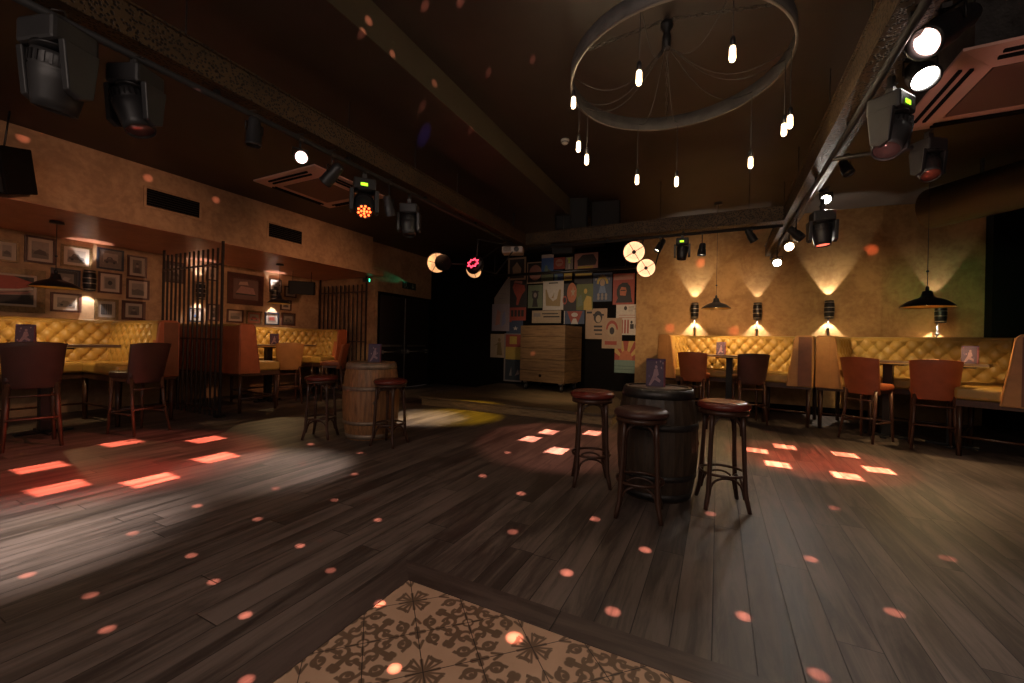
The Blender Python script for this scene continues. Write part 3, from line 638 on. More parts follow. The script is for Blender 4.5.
# ------------------------------------------------------------------ posters on the stage wall
PY = 9.84
def circ(cx, cz, r, n=20, a0=0, a1=2 * PI): return [(cx + r * math.cos(a0 + (a1 - a0) * k / (n if a1 - a0 > 6 else n - 1)), cz + r * math.sin(a0 + (a1 - a0) * k / (n if a1 - a0 > 6 else n - 1))) for k in range(n)]
def rect(a, b_, c, d): return [(a, b_), (c, b_), (c, d), (a, d)]
def star(cx, cz, r): return [(cx + (r if k % 2 == 0 else r * .4) * math.sin(PI * k / 5), cz + (r if k % 2 == 0 else r * .4) * math.cos(PI * k / 5)) for k in range(10)]
poster_n = [0]
def poster(label, x0, y0, x1, y1, base, shapes=(), skew=0.0):
    """shapes: (colour, polygon in 0..1 units)"""
    layer = poster_n[0] % 5; poster_n[0] += 1
    yy = PY - 0.002 - 0.0022 * layer
    mx, my = (x0 + x1) / 2, (y0 + y1) / 2
    a, b_ = aty(x0, my, yy), aty(x1, my, yy); zt, zb = aty(mx, y0, yy).z, aty(mx, y1, yy).z
    wd, h = b_.x - a.x, zt - zb
    cols = [base]; bm = B()
    def P(u, v, k): return Vector(((u - 0.5) * wd + skew * (v - .5) * wd * 0 , -0.0012 - 0.0002 * k, v * h))
    if skew: pts = [(0, 0), (1, 0), (1, 1), (skew, 1), (0, .25)]
    else: pts = [(0, 0), (1, 0), (1, 1), (0, 1)]
    lo = [bm.verts.new(P(u, v, 0)) for u, v in pts]; hi = [bm.verts.new(P(u, v, 0) + Vector((0, 0.0011, 0))) for u, v in pts]
    bm.faces.new(lo); bm.faces.new(hi[::-1]); n = len(lo)
    for i in range(n): bm.faces.new((lo[i], hi[i], hi[(i + 1) % n], lo[(i + 1) % n]))
    for k, (c, pg) in enumerate(shapes):
        if c not in cols: cols.append(c)
        f = bm.faces.new([bm.verts.new(P(u, v, k + 1)) for u, v in pg]); f.material_index = cols.index(c)
    o = obj('poster', bm, cols, loc=((a.x + b_.x) / 2, yy, zb), recalc=False)
    return tag(o, label, 'poster', 'posters pasted on the stage wall')
BK, WH, RD, CR, OC, NV, GN, PK, GY, OR, TN, TL = flat(.03, .025, .025), flat(.50, .44, .38), flat(.30, .06, .04), flat(.38, .28, .18), flat(.45, .30, .06), flat(.06, .08, .13), flat(.13, .15, .09), flat(.38, .18, .14), flat(.24, .20, .18), flat(.40, .13, .06), flat(.36, .24, .15), flat(.16, .24, .20)
BL = flat(.07, .15, .38)
poster('framed dark poster at the top left below the white projector', 508, 257.5, 526, 280, TN, [(BK, rect(.1, .08, .9, .92)), (TN, [(.3, .2), (.7, .2), (.75, .5), (.5, .8), (.25, .55)])])
poster('black poster with a pale pink disc, white edged', 527, 262, 544, 283.5, CR, [(BK, rect(.06, .05, .94, .95)), (PK, circ(.5, .5, .36))])
poster('blue poster with a white head strip and green ground', 541.5, 254.5, 553.5, 281, BL, [(WH, rect(0, .87, 1, 1)), (GN, [(0, 0), (1, 0), (1, .3), (.6, .45), (.3, .4), (0, .2)]), (TL, circ(.4, .45, .15))])
poster('small red poster beside the blue one', 553.7, 257.5, 565, 269, RD, [(PK, circ(.5, .55, .33)), (RD, rect(.25, .48, .75, .6))])
poster('narrow dark poster with a yellow green vase shape', 565.5, 257, 573, 269.5, GY, [(flat(.45, .5, .1), [(.3, .5), (.7, .5), (.6, .7), (.8, .95), (.2, .95), (.4, .7)]), (WH, [(.4, .05), (.6, .05), (.58, .45), (.42, .45)])])
poster('pink poster with a dark hexagon at the top of the wall', 574.5, 253, 598, 268.5, PK, [(BK, [(.15, .2), (.9, .2), (.95, .5), (.8, .9), (.35, .9), (.12, .55)]), (OC, rect(.15, .02, .8, .16))])
poster('dark blue paper strip under the red poster', 554, 270, 563, 281, flat(.06, .10, .22), [(TL, rect(.1, .1, .4, .6))])
poster('small ochre paper under the narrow vase poster', 564, 270.5, 572, 280.5, OC, [(TN, rect(.15, .15, .85, .5))])
poster('dark poster with an ochre band along its top edge', 574.5, 272.5, 592.5, 284, BK, [(OC, rect(.05, .72, .95, .92))])
poster('slanted grey paper at the top left edge of the collage', 494.5, 279, 510, 304, GY, [(flat(.2, .17, .16), rect(.3, .2, .8, .24)), (flat(.2, .17, .16), rect(.3, .4, .75, .43))], skew=0.8)
poster('black poster with a large red landmass shape', 510, 280, 527, 307.5, BK, [(RD, [(.15, .75), (.25, .9), (.55, .85), (.85, .8), (.9, .62), (.7, .45), (.6, .3), (.5, .08), (.38, .1), (.42, .35), (.25, .55)]), (PK, [(.2, .92), (.7, .86), (.72, .95), (.3, .98)])])
poster('olive green poster with a dark hatted figure', 528, 285, 542.5, 308, GN, [(BK, circ(.5, .55, .22)), (BK, rect(.25, .68, .75, .74)), (GY, circ(.5, .56, .11)), (BK, [(.3, .05), (.7, .05), (.62, .38), (.38, .38)])])
poster('white poster with an ochre curved horn shape', 543, 281, 563.5, 310, WH, [(BK, rect(.28, .91, .72, .95)), (flat(.30, .21, .10), [(.15, .15), (.85, .12), (.88, .7), (.78, .7), (.68, .38), (.5, .3), (.3, .45), (.18, .72), (.12, .7)]), (WH, [(.35, .42), (.55, .33), (.66, .55), (.45, .72)]), (flat(.30, .21, .10), [(.42, .42), (.52, .40), (.56, .62), (.5, .5)])])
poster('black poster with an orange disc and star', 563.5, 283.5, 577, 311, BK, [(OR, circ(.62, .66, .36)), (CR, star(.7, .68, .2)), (RD, circ(.1, .4, .16)), (BK, circ(.1, .4, .10))])
poster('dark green poster with a yellow standing figure', 576.5, 284, 593, 310, flat(.12, .13, .04), [(OC, [(.45, .0), (.95, .0), (.9, .5), (.62, .55), (.45, .3)]), (OC, circ(.55, .72, .1)), (GN, [(.05, .1), (.4, .2), (.3, .6), (.1, .5)])])
poster('navy poster with a pale ringed figure and rosettes', 593, 273, 612, 301.5, NV, [(OC, circ(.5, .62, .3, 16, 0, PI)), (NV, circ(.5, .60, .2)), (TN, circ(.5, .66, .13)), (flat(.14, .18, .28), [(.3, .3), (.7, .3), (.62, .55), (.38, .55)])] + [(GY, circ(.15 + .14 * k, .93 - .06 * abs(k - 2.5), .05, 8)) for k in range(6)] + [(GY, circ(.3 + .2 * (k % 3), .12 + .11 * (k // 3), .07, 7)) for k in range(6)])
poster('red poster with a dark long-haired head silhouette', 613, 273.5, 634.5, 304.5, RD, [(PK, rect(.04, .80, .94, .96)), (BK, [(.14, .06), (.92, .06), (.86, .24), (.84, .42), (.80, .58), (.66, .70), (.44, .70), (.26, .62), (.18, .48), (.18, .32), (.24, .22)]), (OR, [(.34, .30), (.60, .28), (.64, .44), (.60, .55), (.40, .57), (.32, .46)]), (BK, rect(.36, .44, .60, .47))])
poster('white notice with red vertical stripes and black print', 616, 304.5, 638.5, 335, WH, [(RD, rect(.12 + .13 * k, .05, .19 + .13 * k, .5)) for k in range(4)] + [(BK, circ(.42, .88, .07)), (GY, rect(.55, .9, .8, .93)), (GY, rect(.55, .84, .9, .86)), (GY, rect(.55, .78, .75, .8)), (PK, rect(.12, .56, .86, .58)), (PK, rect(.12, .64, .86, .66)), (BK, rect(.64, .2, .8, .36)), (BK, circ(.7, .42, .05)), (GY, circ(.9, .28, .07))])
sun = [((flat(.45, .30, .10) if k % 2 else RD), [(.5, .38), (.5 + .75 * math.cos(PI * k / 9), min(1, .38 + .75 * math.sin(PI * k / 9))), (.5 + .75 * math.cos(PI * (k + 1) / 9), min(1, .38 + .75 * math.sin(PI * (k + 1) / 9)))]) for k in range(9)]
sun = [(c, [(min(1, max(0, u)), v) for u, v in p]) for c, p in sun]
poster('sunburst poster with radiating rays above a green sea', 614.5, 341, 637, 373, flat(.40, .22, .09), sun + [(OR, circ(.5, .40, .3, 16, 0, PI)), (TL, rect(0, 0, 1, .40)), (flat(.10, .15, .13), rect(0, .2, 1, .22)), (flat(.10, .15, .13), rect(0, .1, 1, .115))])
poster('beige poster with an arched portrait left of the striped notice', 602, 318, 622, 348.5, TN, [(RD, circ(.5, .62, .3, 14, 0, PI)), (CR, circ(.5, .6, .22)), (BK, circ(.5, .58, .12)), (RD, rect(.15, .12, .75, .24))])
poster('beige poster with a hatted head above the booth', 585.5, 308.5, 607, 339, TN, [(BK, circ(.58, .72, .2)), (BK, rect(.35, .76, .85, .82)), (CR, circ(.6, .66, .12)), (BK, rect(.4, .38, .9, .44)), (BK, rect(.4, .26, .9, .32)), (BK, rect(.45, .14, .9, .18)), (BK, rect(.06, .84, .3, .9))])
poster('pennant poster with a red triangle and white disc', 564, 310.5, 584.5, 324, NV, [(WH, [(.0, .0), (.0, 1), (.04, 1), (.04, 0)]), (RD, [(.15, .95), (.9, .95), (.7, .1), (.35, .1)]), (WH, circ(.52, .68, .16)), (WH, [(.35, 0), (.7, 0), (.6, .4), (.45, .4)])])
poster('cream paper strip with dark print directly above the booth', 532, 310.5, 561, 323, CR, [(BK, rect(.35, .7, .9, .78)), (BK, rect(.4, .45, .95, .55)), (GY, rect(.05, .5, .3, .8))])
poster('dark red poster with black block print', 509, 307.5, 526, 320.5, RD, [(BK, rect(.12 + .2 * k, .3, .27 + .2 * k, .8)) for k in range(4)])
poster('faded bluish pink paper at the left edge of the collage', 492, 304, 509.5, 331, flat(.27, .22, .24), [(PK, [(.2, .2), (.45, .25), (.5, .7), (.3, .8)]), (flat(.2, .2, .3), [(.55, .15), (.8, .3), (.75, .75), (.6, .6)])])
poster('dark blue poster with one white star', 506.5, 320, 523, 334, flat(.04, .06, .11), [(WH, star(.55, .4, .17)), (RD, rect(.0, .86, .3, 1))])
poster('cream paper with a brown standing figure at lower left', 490.5, 334, 506.5, 357.5, CR, [(flat(.2, .13, .05), circ(.55, .75, .08)), (flat(.2, .13, .05), [(.4, .1), (.75, .1), (.65, .65), (.45, .65)]), (flat(.2, .13, .05), [(.2, .5), (.5, .56), (.48, .62)])])
poster('tall white-edged poster with red, yellow and black bands beside the booth', 504, 333.5, 522, 381.5, GY, [(RD, rect(.08, .72, .94, .98)), (OC, rect(.08, .46, .94, .72)), (flat(.03, .04, .05), rect(.08, .03, .94, .46)), (OC, rect(.3, .78, .7, .94)), (GY, [(.3, .12), (.45, .12), (.42, .3)]), (GY, [(.62, .12), (.85, .16), (.8, .26)])])
# ------------------------------------------------------------------ framed pictures on the recess wall
WX = -9.4
def picture(label, x0, y0, x1, y1, frame_m, mat_m, art, border=0.03, mw=0.045, deep=0.025):
    mx, my = (x0 + x1) / 2, (y0 + y1) / 2
    a, b_ = atx(x0, my, WX), atx(x1, my, WX); zt, zb = atx(mx, y0, WX).z, atx(mx, y1, WX).z
    w2, h = (b_.y - a.y) / 2, zt - zb
    t = thing('picture_frame', label, 'picture', (WX, (a.y + b_.y) / 2, zb), 0, 'framed pictures on the left recess wall')
    bm = B()
    for lo, hi in (((0, -w2, 0), (deep, w2, border)), ((0, -w2, h - border), (deep, w2, h)), ((0, -w2, border), (deep, -w2 + border, h - border)), ((0, w2 - border, border), (deep, w2, h - border))): addbox(bm, lo, hi)
    obj('frame', bm, frame_m, t)
    bm = B(); addbox(bm, (0, -w2 + border, border), (0.010, w2 - border, h - border)); obj('mat_board', bm, mat_m, t)
    q = border + mw; cols = [art[0]]; bm = B(); addbox(bm, (0.0102, -w2 + q, q), (0.013, w2 - q, h - q))
    for k, (c, pg) in enumerate(art[1]):
        if c not in cols: cols.append(c)
        f = bm.faces.new([bm.verts.new((0.0132 + 0.0002 * k, -w2 + q + u * 2 * (w2 - q), q + v * (h - 2 * q))) for u, v in pg]); f.material_index = cols.index(c)
    obj('print', bm, cols, t, recalc=False); return t
FR1 = mat('mahogany_frame', (0.06, 0.018, 0.012), 0.35, noise=0.3); FR2 = mat('antique_gold_frame', (0.16, 0.10, 0.045), 0.4, 0.4, noise=0.4, nscale=30); FR3 = mat('blue_black_frame', (0.02, 0.022, 0.035), 0.35)
MB = mat('mat_board_cream', (0.42, 0.33, 0.26), 0.7); DKG = flat(.08, .06, .055); LTG = flat(.26, .21, .18); MDG = flat(.15, .12, .10)
def land(c=DKG): return (LTG, [(MDG, [(0, 0), (1, 0), (1, .35), (.6, .5), (.3, .4), (0, .5)]), (c, [(.1, .25), (.9, .2), (.8, .45), (.45, .55), (.2, .42)])])
def car(c=DKG): return (LTG, [(MDG, rect(0, 0, 1, .25)), (c, [(.05, .25), (.95, .22), (.92, .42), (.7, .48), (.58, .68), (.3, .68), (.2, .46), (.06, .42)]), (BK, circ(.25, .24, .09)), (BK, circ(.75, .22, .09)), (MDG, [(.34, .5), (.54, .5), (.5, .62), (.36, .62)])])
def portrait(c=DKG): return (MDG, [(c, [(.15, 0), (.85, 0), (.75, .4), (.25, .4)]), (LTG, circ(.5, .6, .16)), (c, [(.34, .62), (.66, .62), (.6, .8), (.4, .8)])])
picture('old landscape print in a grey gold frame at the left edge, top row', -6, 240, 19, 262, FR2, MB, land())
picture('car park print in a mahogany frame, top row left of the pendant cord', 24, 237, 55.5, 263.5, FR1, MB, land())
picture('old car print in a gold frame, top row just left of the barrel light', 60.5, 246, 91.5, 267.5, FR2, MB, car())
picture('dark blue framed head-on car print, top row right of the barrel light', 96.5, 249, 123.5, 270, FR3, MDG, car(), mw=0.05)
picture('small upright print in a mahogany frame, top row next to the slat screen', 127, 256, 146.5, 277.5, FR1, MB, portrait())
picture('print of an archway in a mahogany frame right of the barrel light', 97.5, 272.5, 121.5, 293.5, FR1, MB, (LTG, [(MDG, rect(.1, .05, .9, .9)), (BK, circ(.5, .5, .18))]))
picture('street print in a mahogany frame, middle row next to the slat screen', 126, 279.5, 149, 299.5, FR1, MB, land(MDG))
picture('portrait print in a wide mahogany frame, bottom row next to the slat screen', 121.5, 301, 145, 320, FR1, MB, portrait(), border=0.045)
picture('grey framed picture of dark shutters, under the barrel light on the right', 94, 299, 118, 319.5, FR2, LTG, (BK, [(MDG, rect(.14 + .22 * k, 0, .17 + .22 * k, 1)) for k in range(4)]), border=0.04)
picture('black framed bright print half hidden behind the pendant shade', 50.5, 269, 80, 289, FR3, BK, (MDG, [(LTG, [(.2, .3), (.6, .25), (.8, .6), (.4, .7)])]))
picture('car print in a dark frame directly below the pendant shade', 50, 293, 81, 312, FR1, MB, car(MDG))
picture('very large painting of a red vintage car in a carved frame', -16, 268, 45, 312, FR2, MB, (BK, [(flat(.30, .24, .2), [(0, .3), (1, .36), (1, .62), (.6, .75), (0, .75)]), (RD, [(0, .52), (.55, .55), (.98, .68), (.96, .82), (.4, 1), (0, 1)]), (WH, [(0, .44), (.98, .56), (.98, .60), (0, .49)]), (PK, [(0, .30), (.8, .38), (.95, .5), (0, .42)]), (BK, [(0, .36), (.85, .48), (.85, .50), (0, .38)])]), border=0.09, mw=0.03)
picture('large dark wide painting in a brown frame right of the slat screen', 227, 274, 263, 305, FR1, FR1, (flat(.13, .07, .06), [(flat(.3, .16, .14), [(.1, .3), (.9, .28), (.8, .6), (.3, .65)]), (BK, rect(.1, .22, .9, .28)), (flat(.35, .22, .18), [(.2, .7), (.6, .72), (.55, .9), (.25, .85)])]), border=0.1, mw=0.02)
picture('small sketch in a dark frame, under the large painting on its left', 226.5, 309.5, 243, 322.5, FR1, MB, land(MDG))
picture('small brown framed car print, under the large painting on its right', 246, 311, 261.5, 324.5, FR2, flat(.3, .1, .06), car(BL if False else RD))
picture('brightly lit red print in a black frame below the rear pendant', 264.5, 312.5, 278.5, 325, FR3, WH, (LTG, [(RD, rect(.15, .2, .85, .8))]))
picture('dim dark framed print right of the red one below the rear pendant', 281, 313, 295, 325.5, FR1, DKG, car(MDG))
picture('brightly lit small upright print left above the rear pendant shade', 269.5, 279.5, 281, 292.5, FR3, WH, portrait(BK), border=0.012)
picture('small wide print right behind the rear pendant shade', 284, 286.5, 296, 297.5, FR1, MB, land())
picture('wide dark print below the rear pendant shade', 280, 300, 291, 310.5, FR1, MB, land())
picture('bluish lit print low behind the slat screen', 188, 308, 203, 322, FR3, WH, land(BL))
picture('upright print behind the right bars of the slat screen, low', 207, 304, 219, 321, FR1, MB, portrait())
picture('small print high behind the right bars of the slat screen', 206, 266, 218, 281, FR1, MB, car())
picture('dark print high behind the left bars of the slat screen', 165, 262, 184, 283, FR1, DKG, land())

# ------------------------------------------------------------------ slat screens
def screen(label, a, b_, n, zt, zlow=0.0, rails=(0.35, 2.4)):
    t = thing('slat_screen', label, 'screen', (a[0], a[1], 0), math.atan2(b_[1] - a[1], b_[0] - a[0]))
    L = math.hypot(b_[0] - a[0], b_[1] - a[1])
    for k in range(n):
        x = L * k / (n - 1); th = 0.013 if k not in (0, n - 1) else 0.022
        bm = B(); addbox(bm, (x - th, -0.013, zlow), (x + th, 0.013, zt if k not in (0, n - 1) else 2.795)); obj('bar', bm, mat('matt_dark_bar', (0.014, 0.008, 0.006), 0.7), t, bevel=0.003)
    for z in rails:
        bm = B(); addbox(bm, (0, -0.012, z), (L, 0.012, z + 0.03)); obj('rail', bm, M_darkwood, t)
    bm = B(); addbox(bm, (L - 0.06, -0.06, 0), (L + 0.06, 0.06, 0.03)); obj('foot', bm, M_blackmet, t)
    return t
screen('dark vertical slat screen standing between the two left banquettes', (-8.88, 3.74), (-7.05, 3.74), 14, 2.70, rails=(0.10, 1.22, 2.42))
screen('dark vertical slat screen before the wall beside the exit doors', (-9.3, 7.30), (-7.66, 7.30), 12, 2.62, rails=(0.30, 1.2, 2.42))

# ------------------------------------------------------------------ wall lights shaped like small barrels
def sconce(label, loc, rz, up, down, conduit=0.0, col=(1.0, 0.88, 0.70), u=1.0):
    """wall plane behind at local +Y, light faces -Y"""
    t = thing('barrel_wall_light', label, 'wall light', loc, rz, 'barrel shaped wall lights')
    r0 = 0.075; cyl = -0.10
    bm = B(); M = Matrix.Translation((0, cyl, -0.17))
    lathe(bm, [(0.062, 0), (0.070, 0.0), (0.078, 0.08), (0.082, 0.17), (0.078, 0.26), (0.070, 0.34), (0.062, 0.34), (0.06, 0.30), (0.06, 0.04)], 22, M=M, cap=False); body = obj('shade', bm, M_blackmet, t)
    for z in (0.02, 0.115, 0.20, 0.30):
        rr = 0.0835 - 0.5 * ((z + .0075 - 0.17) / 1.0) ** 2
        bm = B(); lathe(bm, [(rr - .006, z), (rr, z), (rr, z + 0.015), (rr - .006, z + 0.015)], 22, M=M, cap=False); obj('band', bm, M_steel, body)
    bm = B(); addbox(bm, (-0.03, cyl + 0.07, -0.06), (0.03, -0.002, 0.06)); obj('bracket', bm, M_blackmet, t)
    for z in (-0.10, 0.10):
        bm = B(); lathe(bm, [(0.001, -0.004), (0.05, -0.004), (0.05, 0.004), (0.001, 0.004)], 16, M=Matrix.Translation((0, cyl, z)), cap=False); obj('lamp', bm, G_warm, t)
    if conduit:
        bm = B(); tube(bm, [(0, -0.02, -0.06), (0, -0.02, -conduit)], 0.012, 8); lathe(bm, [(0.02, -0.03), (0.026, -0.03), (0.026, 0.02), (0.02, 0.02)], 10, M=Matrix.Translation((0, -0.022, -0.36))); obj('conduit', bm, M_iron, t)
    R_ = Matrix.Rotation(rz, 4, 'Z'); P0 = Vector(loc)
    if up: spot('wall_light_up', P0 + R_ @ Vector((0, cyl, 0.13)), P0 + R_ @ Vector((0, cyl + 0.03, 2)), up, col, 62, 0.35, 0.012)
    if down: spot('wall_light_down', P0 + R_ @ Vector((0, cyl, -0.13)), P0 + R_ @ Vector((0, cyl + 0.03, -2)), down, col, 78, 0.3, 0.012)
    return t
sz = aty(695, 311, 9.8).z
for lab, x, y in (('leftmost black barrel wall light on the gold wall, beside the stage', 695, 311), ('black barrel wall light over the right end of the far wall banquette', 757, 311.5), ('black barrel wall light over the left end of the right edge banquette', 828, 310)):
    p = aty(x, y, 9.8); big = 1.0 if x != 757 else 0.35
    sconce(lab, (p.x, 9.8, p.z), 0, 26 * big, 24, 0.9)
p = aty(935, 314, 9.97); sconce('black barrel wall light partly hidden behind the right pendant shade', (p.x, 9.97 - 0.06, p.z), math.radians(12), 8, 22, 0.9)
for lab, x, y, k in (('black barrel wall light between framed pictures on the left recess wall', 87, 281, 1), ('black barrel wall light seen through the slat screen', 198, 291, 1), ('black barrel wall light hidden behind the rear left pendant', 272, 297, 1)):
    p = atx(x, y, WX); sconce(lab, (WX, p.y, p.z), math.radians(90), 13 * k, 13 * k, 0, (0.95, 0.9, 0.85))

# ------------------------------------------------------------------ pendants
def pendant(label, p, ztop, power, r=0.25):
    t = thing('pendant_lamp', label, 'pendant lamp', (p[0], p[1], p[2]), 0, 'black dome pendant lamps')
    k = r / 0.25
    prof = [(0.028, 0.18), (0.045, 0.178), (0.055, 0.125), (0.072, 0.100), (0.12, 0.085), (0.18, 0.055), (0.23, 0.015), (0.25, -0.008), (0.25, -0.013), (0.24, -0.010)]
    bm = B(); lathe(bm, [(a * k, b_ * k) for a, b_ in prof], 36, cap=False); lathe(bm, [(0.001, .15 * k), (0.028 * k, .18 * k)], 36, cap=False); sh = obj('shade', bm, M_blackmet, t)
    bm = B(); lathe(bm, [(a * k, b_ * k) for a, b_ in [(0.05, 0.12), (0.068, 0.094), (0.12, 0.079), (0.178, 0.050), (0.228, 0.011), (0.247, -0.012)]], 36, cap=False); obj('inner_enamel', bm, mat('gold_enamel', (0.6, 0.4, 0.13), 0.4, 0.5), sh)
    bm = B(); bmesh.ops.create_uvsphere(bm, u_segments=14, v_segments=10, radius=0.03 * k); obj('bulb', bm, G_pend, t, loc=(0, 0, 0.035 * k))
    bm = B(); lathe(bm, [(0.012, 0.18 * k), (0.02, 0.182 * k), (0.018, 0.225 * k), (0.008, 0.24 * k)], 14); obj('lamp_holder', bm, M_blackmet, t)
    bm = B(); tube(bm, [(0, 0, 0.2 * k), (0, 0, ztop - p[2])], 0.004, 6); bmesh.ops.create_uvsphere(bm, u_segments=10, v_segments=8, radius=0.016, matrix=Matrix.Translation((0, 0, 0.42 * k))); obj('cord', bm, M_blackplas, t)
    bm = B(); lathe(bm, [(0.001, 0), (0.07, 0), (0.075, -0.03), (0.001, -0.032)], 20, M=Matrix.Translation((0, 0, ztop - p[2])), cap=False); obj('ceiling_rose', bm, M_blackmet, t)
    spot('pendant_light', (p[0], p[1], p[2] - 0.02), (p[0], p[1], 0), power, (1.0, 0.66, 0.3), 150, 0.5, 0.03)
    return t
def along(x, y, depth): return EYE + ray(x, y) * depth
pendant('black dome pendant over the far wall table, left of the gold wall', along(716, 308, 7.6), CZR, 26)
pendant('black dome pendant over the right edge table before the green-lit wall', along(927, 306, 5.35), CZR, 26, 0.27)
q = atz(57, 221.5, 2.8); pendant('black dome pendant hanging in front of the red car painting at left', (q.x, q.y, along(56, 287, (q - EYE).dot(vF)).z), 2.8, 16, 0.25)
q = atz(280, 264, 2.8); pendant('black dome pendant hanging behind the slat screen near the small lit prints', (q.x, q.y, along(277, 303, (q - EYE).dot(vF)).z), 2.8, 16, 0.22)

# ------------------------------------------------------------------ wheel chandelier
CH = Vector((-0.37, 3.60, 3.50)); CR_ = 0.83
t = thing('wheel_chandelier', 'large round iron hoop chandelier hanging over the dance floor', 'chandelier', CH)
bm = B(); lathe(bm, [(CR_, 0), (CR_ + 0.012, 0), (CR_ + 0.012, 0.125), (CR_, 0.125), (CR_, 0)], 72, cap=False); obj('hoop', bm, mat('hoop_iron', (0.13, 0.12, 0.115), 0.65, 0.2, noise=0.35, nscale=5), t)
bm = B(); lathe(bm, [(CR_ - 0.004, -0.004), (CR_ + 0.015, -0.004), (CR_ + 0.015, 0.006), (CR_ - 0.004, 0.006), (CR_ - 0.004, -0.004)], 72, cap=False); obj('lower_rim', bm, mat('rubbed_iron', (0.2, 0.17, 0.15), 0.6, 0.4), t)
hubz = 0.28
bm = B(); lathe(bm, [(0.01, -0.10), (0.03, -0.09), (0.035, 0.0), (0.022, 0.05), (0.05, 0.09), (0.045, 0.12), (0.012, 0.13)], 16, M=Matrix.Translation((-0.05, -.1, hubz))); obj('hub', bm, M_blackmet, t)
def chain(bm, a, b_, link=0.05):
    a, b_ = Vector(a), Vector(b_); L = (b_ - a).length; n = max(3, int(L / link)); d = (b_ - a) / n; u, v = frame_of(d)
    for k in range(n):
        c = a + d * (k + 0.5); s_ = u if k % 2 else v; hl = d * 0.62
        tube(bm, [c - hl + s_ * 0, c - hl * .6 + s_ * .011, c + hl * .6 + s_ * .011, c + hl, c + hl * .6 - s_ * .011, c - hl * .6 - s_ * .011], 0.0035, 4, closed=True)
for ang in (100, 215, 335):
    a = math.radians(ang); bm = B(); chain(bm, (math.cos(a) * CR_, math.sin(a) * CR_, 0.1), (-0.05, -.1, CZR - CH.z - 0.02)); obj('chain', bm, M_iron, t)
bm = B(); chain(bm, (-0.05, -.1, hubz + 0.12), (-0.05, -.1, CZR - CH.z)); obj('chain', bm, M_iron, t)
bulbs = []
pxb = [(639, 77), (732.5, 53), (573.5, 102), (578.5, 146), (586.7, 159), (637, 179), (676.5, 181), (750.6, 162), (790, 121), (784, 129)]
names = ['hanging near the top of the hoop, left', 'hanging highest inside the hoop, right', 'at the left rim of the hoop', 'below the left rim beside the smoke detector', 'lowest of the left group under the hoop', 'lowest in the middle, left one of the pair', 'lowest in the middle, yellow right one of the pair', 'low under the hoop, bright white at right', 'at the right rim, in front of another', 'at the right rim, half behind another']
M_filb = G_bulb
for (x, y), nm in zip(pxb, names):
    # choose the point on the hoop that this cord drops from: vertical plane through the pixel column
    d = ray(x, y); h = Vector((d.x, d.y)); h.normalize(); cx2 = Vector((CH.x, CH.y)); tca = h.dot(cx2); dd = (cx2 - h * tca).length
    thc = math.sqrt(max(0, (CR_ * 0.99) ** 2 - dd * dd)); far = tca + thc; near = tca - thc
    use = near if y < 90 else far
    if nm.startswith('at the left rim'): use = tca
    P = Vector((h.x * use, h.y * use, 0)); P.z = CAM_H + d.z / Vector((d.x, d.y)).length * use
    b0 = thing('filament_bulb', 'glowing tubular bulb on a cord, ' + nm, 'light bulb', P, 0, 'filament bulbs under the hoop chandelier')
    bm = B(); lathe(bm, [(0.010, 0.045), (0.0155, 0.04), (0.019, 0.025), (0.0195, -0.035), (0.015, -0.05), (0.006, -0.057), (0.001, -0.058)], 16, cap=False); obj('glass', bm, M_glass, b0)
    bm = B(); tube(bm, [(-0.004, 0, 0.03), (-0.006, 0, -0.035), (0, 0.004, 0.02), (0.006, 0, -0.035), (0.004, 0, 0.03)], 0.0055, 6); obj('filament', bm, M_filb, b0)
    bm = B(); lathe(bm, [(0.006, 0.105), (0.013, 0.10), (0.017, 0.085), (0.018, 0.045), (0.012, 0.04)], 14); obj('lamp_holder', bm, M_blackmet, b0)
    bm = B(); tube(bm, [(0, 0, 0.10), (0, 0, CH.z - P.z + 0.02)], 0.0035, 6)
    R3 = Vector((CH.x - 0.05, CH.y - .1, CH.z + hubz - 0.05)) - P; top = Vector((0, 0, CH.z - P.z + 0.05)); sagp = [top.lerp(R3, f) - Vector((0, 0, 0.22 * math.sin(PI * f))) for f in [k / 12 for k in range(13)]]
    tube(bm, sagp, 0.003, 5); obj('cord', bm, M_blackplas, b0)
    point('bulb_light', P + Vector((0, 0, -0.085)), 1.15, (1.0, 0.74, 0.46), 0.02)

